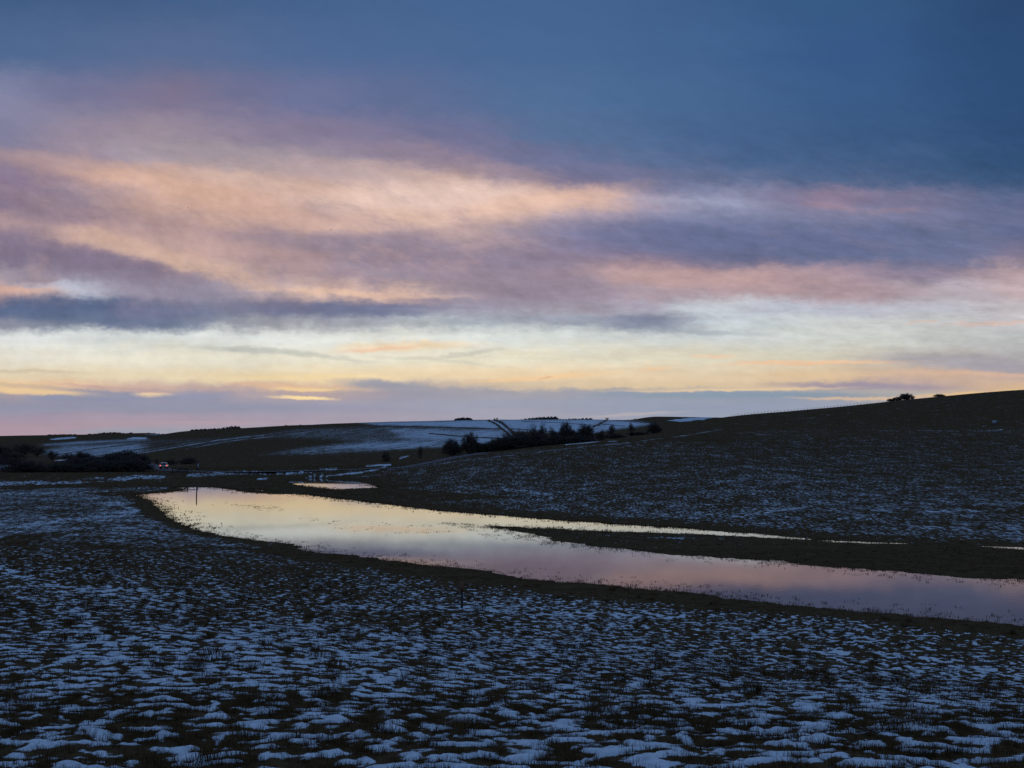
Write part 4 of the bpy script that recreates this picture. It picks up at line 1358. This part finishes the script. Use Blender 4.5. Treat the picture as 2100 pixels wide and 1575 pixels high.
wood('wood', 'low far wood at the left end of the horizon', [(104, 12, 896), (114, 12, 895), (124, 12, 894.5), (134, 12, 894), (144, 12, 893.8), (154, 10, 894.6)], 2940)
wood('wood', 'thin far strip of trees between the snow flecks on the horizon', [(306, 9, 892.2), (316, 9, 890.5), (326, 10, 889.7), (336, 10, 889.7), (346, 9, 890.5)], 2700)


def bare_hedge():
    t = None
    P, Q, A, B = [], [], [], []
    SP, SQ, SA, SB = [], [], [], []
    g = np.random.default_rng(77)
    x0, y0, _ = at(-40, 236)
    x1, y1, _ = at(152, 234)
    t = thing('hedge', ((x0 + x1) / 2, (y0 + y1) / 2, 0), 'thin leafless hedge of upright stems along the roadside, far left', 'hedge')
    ox, oy = t.location.x, t.location.y
    for i in range(230):
        f = g.uniform()
        x, y = x0 + (x1 - x0) * f + g.normal(0, .1), y0 + (y1 - y0) * f + g.normal(0, .35)
        z = gz(x, y)
        h = g.uniform(1.2, 2.8)
        top = np.array([x + g.normal(0, .25), y + g.normal(0, .2), z + h])
        b = np.array([x, y, z - .1])
        off = np.array([ox, oy, 0])
        SP.append(b - off); SQ.append(top - off); SA.append(.045); SB.append(.015)
        for k in range(7):
            s = b + (top - b) * g.uniform(.3, 1)
            d = g.normal(0, .35, 3) + np.array([0, 0, .35])
            P.append(s - off); Q.append(s + d - off); A.append(.014); B.append(.006)
    v, q = tubes(SP, SQ, SA, SB, 4)
    link('stem', mesh_from('stem', v, q, None, BARK), t)
    v, q = tubes(P, Q, A, B, 3)
    link('crown', mesh_from('crown', v, q, None, TWIG), t)


bare_hedge()


# ------------------------------------------------------------------ road, fence, posts, gate, shed, car, birds
def build_road():
    path = [(1000, 262), (800, 250), (600, 243), (480, 238), (410, 238), (365, 240), (342, 247), (326, 262), (305, 290), (285, 330), (265, 390)]
    pts = []
    for px, Y in path:
        pts.append(((px - CX) / F * Y, Y))
    pts = np.array(pts)
    t = np.linspace(0, len(pts) - 1, 160)
    cx, cy = pchip(np.arange(len(pts)), pts[:, 0], t), pchip(np.arange(len(pts)), pts[:, 1], t)
    tx, ty = np.gradient(cx), np.gradient(cy)
    l = np.hypot(tx, ty)
    nx, ny = -ty / l, tx / l
    V = []
    for i in range(len(t)):
        zc = max(gz(cx[i] + o * nx[i], cy[i] + o * ny[i]) for o in (-2.4, -1, 0, 1, 2.4))
        for o in (-2.4, -.8, .8, 2.4):
            V.append((cx[i] + o * nx[i], cy[i] + o * ny[i], zc + .05 - .01 * abs(o)))
    Q = [(4 * i + k, 4 * i + k + 1, 4 * i + k + 5, 4 * i + k + 4) for i in range(len(t) - 1) for k in range(3)]
    m = plain('asphalt', (.045, .045, .047), .75, .3, .8)
    link('road', mesh_from('road', V, Q, None, m, True), kind='structure')
    return cx, cy


road_x, road_y = build_road()
WOOD = plain('weathered_wood', (.075, .055, .038), .9, .35, 9.0)
DARKWOOD = plain('dark_wood', (.035, .028, .022), .9, .35, 9.0)
WIRE = plain('wire', (.09, .09, .09), .6)


def ridge_fence():
    ys = np.linspace(380, 520, 141)
    spots = []
    for px in np.arange(1500, 1792, 6.8):
        X = (px - CX) / F * ys
        z = ground(X, ys)
        k = int(np.argmax((z - H) / ys))
        spots.append((X[k], ys[k], z[k]))
    x0, y0, z0 = spots[len(spots) // 2]
    t = thing('fence', (x0, y0, z0), 'post and wire fence running up the bare ridge of the right hill', 'fence')
    g = random.Random(3)
    tops = []
    pm = [MB().tube((0, 0, -.3), (.0, 0, .58 + .16 * i), .05, .04, 6).mesh('post', WOOD) for i in range(3)]
    for i, (x, y, z) in enumerate(spots):
        o = link('post', pm[i % 3], t)
        o.location = (x - x0, y - y0, z - z0)
        o.rotation_euler = (g.uniform(-.06, .06), g.uniform(-.06, .06), 0)
        tops.append((x - x0, y - y0, z - z0))
    w = MB()
    for a, b in zip(tops[:-1], tops[1:]):
        for hgt in (.3, .55):
            w.tube((a[0], a[1] - .09, a[2] + hgt), (b[0], b[1] - .09, b[2] + hgt), .012, .012, 3)
    link('wire', w.mesh('wire', WIRE), t)


ridge_fence()


def ground_hit(px, py, y0, y1):
    tt, s = ray(px, py)
    ys = np.linspace(y0, y1, 2000)
    d = (H + s * ys) - ground(tt * ys, ys)
    k = np.where(d <= 0)[0]
    Y = ys[k[0]] if len(k) else ys[-1]
    return tt * Y, float(Y), gz(tt * Y, Y)


def posts():
    X, Y, z = ground_hit(947, 1249, 10, 65)
    hgt = 56 * Y / F
    rr = .0026 * Y * .55
    t = thing('stake', (X, Y, z), 'short rust-brown stake with a wider cap standing in the near snow', 'stake')
    link('shaft', MB().tube((0, 0, -.2), (.004, 0, hgt * .62), rr * .8, rr * .78, 8).mesh('shaft', DARKWOOD), t)
    o = link('cap', MB().tube((.004, 0, hgt * .62), (.006, 0, hgt * .97), rr * 1.25, rr * 1.2, 8).tube((.006, 0, hgt * .97), (.006, 0, hgt), rr * 1.2, rr * .7, 8).mesh('cap', plain('rust', (.16, .055, .028), .8, .4, 20)), t)
    o['label'] = 'rusty cap'
    t2, s2 = ray(403, 1016.5)
    Yw = -H / s2
    hw = zpy(Yw, 997.6)
    p = link('post', MB().tube((0, 0, -.4), (.01, 0, hw), .085, .075, 8).tube((.01, 0, hw), (.01, 0, hw + .03), .075, .04, 8).mesh('post', DARKWOOD), None,
             'lone dark post standing in the flood water', 'post')
    p.location = (t2 * Yw, Yw, 0)


posts()


def marker():
    X, Y, z = at(407, 246)
    t = thing('marker_post', (X, Y, z), 'slim dark roadside marker with a pale strip, right of the car', 'marker')
    link('post', MB().box(-.20, .20, -.04, .04, -.2, 1.55).mesh('post', plain('marker_black', (.02, .022, .026), .5)), t)
    o = link('strip', MB().box(-.055, .055, -.047, -.042, .35, 1.4).mesh('strip', plain('strip_white', (.75, .78, .8), .4)), t)
    o.rotation_euler = (0, math.radians(6), 0)
    t.rotation_euler = (0, 0, .15)


marker()


def gate():
    X, Y, z = at(371, 226)
    t = thing('gate', (X, Y, z), 'low dark field gate in the gap of the snowy bank below the car', 'gate')
    for sx in (-1.6, 1.6):
        link('gate_post', MB().box(sx - .09, sx + .09, -.09, .09, -.4, 1.25, .01).mesh('gate_post', DARKWOOD), t)
    for i, zz in enumerate((.2, .42, .64, .86, 1.05)):
        link('rail', MB().box(-1.49, 1.49, -.03, .03, zz, zz + .1).mesh('rail', DARKWOOD), t)
    link('brace', MB().tube((-1.45, -.05, .25), (1.4, -.05, 1.1), .04, .04, 5).mesh('brace', DARKWOOD), t)


gate()


def shed():
    X, Y, z = at(123, 272)
    zt = zpy(Y, 944.2)
    hh = zt - z
    t = thing('shed', (X, Y, z), 'small dark shed with a pale roof edge among the hedgerow', 'shed')
    w = 1.2
    link('wall', MB().box(-w + .1, w - .1, 0, 2.2, -.3, hh - .18).mesh('wall', DARKWOOD), t)
    r = MB()
    r.v += [(-w, -.15, hh - .16), (w, -.15, hh - .05), (w, 2.4, hh + .25), (-w, 2.4, hh + .14), (-w, -.15, hh - .22), (w, -.15, hh - .11), (w, 2.4, hh + .19), (-w, 2.4, hh + .08)]
    r.q += [(0, 1, 2, 3), (7, 6, 5, 4), (4, 5, 1, 0), (5, 6, 2, 1), (6, 7, 3, 2), (7, 4, 0, 3)]
    link('roof', r.mesh('roof', plain('sheet_roof', (.5, .47, .42), .5, .2, 2)), t)
    link('door', MB().box(-.35, .35, -.03, -.004, -.1, hh - .4).mesh('door', WOOD), t)


shed()


def trough():
    X, Y, z = at(2039, 318)
    t = thing('feed_box', (X, Y, z), 'small pale box standing at the field edge on the right hill', 'box')
    link('body', MB().box(-.42, .42, -.35, .35, .35, 1.2, -.04).mesh('body', plain('pale_plastic', (.34, .40, .47), .6, .15, 4)), t)
    link('lid', MB().box(-.5, .5, -.43, .43, 1.203, 1.27, .03).mesh('lid', plain('pale_lid', (.40, .45, .5), .6)), t)
    for sx, sy in ((-.34, -.28), (.34, -.28), (-.34, .28), (.34, .28)):
        link('leg', MB().box(sx - .04, sx + .04, sy - .04, sy + .04, -.2, .347).mesh('leg', DARKWOOD), t)


trough()


def car():
    X, Y = (337 - CX) / F * 249, 249.0
    k = int(np.argmin((road_x - X) ** 2 + (road_y - Y) ** 2))
    z = max(gz(X, Y), gz(X - 1.2, Y), gz(X + 1.2, Y), gz(X, Y + 3), gz(X, Y - 1)) + .06
    t = thing('car', (X, Y, z), 'pale hatchback driving away on the road with its tail lights lit', 'car', rz=math.radians(13))
    paint = plain('pale_paint', (.26, .27, .29), .35)
    paint.node_tree.nodes['Principled BSDF'].inputs['Coat Weight'].default_value = .6
    glass = plain('car_glass', (.012, .016, .018), .08)
    rubber = plain('rubber', (.02, .02, .02), .8)

    def ring(y, w0, z0, w1, z1, wm, zm):
        pts = [(-w0, z0), (-wm, zm), (-w1, z1), (w1, z1), (wm, zm), (w0, z0)]
        return [(x, y, zz) for x, zz in pts]
    body = MB().loft([ring(-.02, .74, .42, .78, .92, .84, .66), ring(.12, .80, .30, .84, .98, .89, .66), ring(.9, .82, .24, .85, .98, .90, .62),
                      ring(2.7, .82, .24, .84, .92, .90, .60), ring(3.8, .80, .28, .78, .80, .86, .56), ring(4.1, .70, .38, .66, .68, .74, .55)])
    link('body', body.mesh('body', paint, True), t)
    cab = MB().loft([[(-.74, .10, .985), (-.66, .34, 1.40), (.66, .34, 1.40), (.74, .10, .985)], [(-.78, .6, .99), (-.62, .62, 1.47), (.62, .62, 1.47), (.78, .6, .99)],
                     [(-.78, 1.8, .97), (-.62, 1.6, 1.48), (.62, 1.6, 1.48), (.78, 1.8, .97)], [(-.72, 2.9, .92), (-.60, 2.15, 1.40), (.60, 2.15, 1.40), (.72, 2.9, .92)]])
    link('roof', cab.mesh('roof', paint), t)
    link('rear_window', MB().loft([[(-.58, .12, 1.03), (-.52, .30, 1.36), (.52, .30, 1.36), (.58, .12, 1.03)], [(-.58, .095, 1.03), (-.52, .275, 1.36), (.52, .275, 1.36), (.58, .095, 1.03)]]).mesh('rear_window', glass), t)
    for s in (-1, 1):
        link('side_window', MB().loft([[(s * .775, .75, 1.06), (s * .655, .75, 1.40), (s * .655, 2.1, 1.38), (s * .77, 2.5, 1.02)], [(s * .80, .75, 1.06), (s * .68, .75, 1.40), (s * .68, 2.1, 1.38), (s * .795, 2.5, 1.02)]]).mesh('side_window', glass), t)
        o = link('tail_light', MB().box(s * .70 - .13, s * .70 + .13, -.05, .02, .68, .96).mesh('tail_light', plain('lit_red', (.5, .03, .03), .3, emit=((1.0, .22, .16), 1.0))), t)
        for y in (.75, 3.25):
            wh = link('wheel', MB().tube((s * .70, y, .32), (s * .90, y, .32), .32, .32, 14).mesh('wheel', rubber, False), t)
            link('rim', MB().tube((s * .902, y, .32), (s * .915, y, .32), .19, .17, 10).mesh('rim', plain('rim_grey', (.4, .4, .42), .4)), wh)
    link('bumper', MB().box(-.80, .80, -.10, -.03, .36, .58).mesh('bumper', plain('bumper_dark', (.03, .03, .032), .6)), t)
    link('number_plate', MB().box(-.26, .26, -.115, -.102, .44, .55).mesh('number_plate', plain('plate_yellow', (.55, .42, .08), .5)), t)


car()


def birds():
    dark = plain('feathers', (.02, .018, .016), .9)
    for px, py, Y, rz, lab in ((397, 373.5, 420, .6, 'tiny dark bird against the peach cloud, upper left'),
                               (678.5, 471, 400, -1.1, 'tiny dark bird above the mauve cloud band, nearer the middle'),
                               (386, 425.5, 470, 2.0, 'tiniest faint bird below the upper left one')):
        tt, s = ray(px, py)
        t = thing('bird', (tt * Y, Y, H + s * Y), lab, 'bird', 'birds in the evening sky', rz)
        b = MB().loft([[(0, -.22, 0)] * 6, [(.05 * math.cos(a), -.1, .05 * math.sin(a)) for a in np.arange(6) * 1.047], [(.07 * math.cos(a), .03, .07 * math.sin(a)) for a in np.arange(6) * 1.047],
                       [(.045 * math.cos(a), .16, .02 + .045 * math.sin(a)) for a in np.arange(6) * 1.047], [(.012 * math.cos(a), .25, .015 + .012 * math.sin(a)) for a in np.arange(6) * 1.047]])
        link('body', b.mesh('body', dark, True), t)
        for sx in (-1, 1):
            w = MB().loft([[(sx * .04, -.10, .02), (sx * .04, .10, .02), (sx * .04, .10, .035), (sx * .04, -.10, .035)],
                           [(sx * .24, -.09, .13), (sx * .24, .11, .13), (sx * .24, .11, .142), (sx * .24, -.09, .142)],
                           [(sx * .46, -.10, .06), (sx * .46, -.02, .06), (sx * .46, -.02, .066), (sx * .46, -.10, .066)]])
            link('wing', w.mesh('wing', dark), t)


birds()


def fallen_stick():
    X, Y, z = ground_hit(2000, 1366, 8, 45)
    k = Y / F
    t = thing('branch', (X, Y, z + .03), 'short broken branch with a reddish cut end lying on the snow, lower right', 'branch')
    g = MB()
    pts = [(-2 * k, 0, .06), (14 * k, .02, .07), (30 * k, -.03, .05), (48 * k, -.10, .02)]
    for i, (a, b) in enumerate(zip(pts[:-1], pts[1:])):
        g.tube(a, b, (3.6 - .8 * i) * k, (2.9 - .8 * i) * k, 7)
    g.tube(pts[1], (20 * k, .10, .16), 1.4 * k, .5 * k, 5)
    link('limb', g.mesh('limb', WOOD, True), t)
    link('cut_end', MB().tube((-5 * k, -.005, .058), (-1.9 * k, 0, .06), 3.3 * k, 3.7 * k, 8).mesh('cut_end', plain('cut_wood', (.30, .12, .07), .8, .2, 30)), t)


fallen_stick()
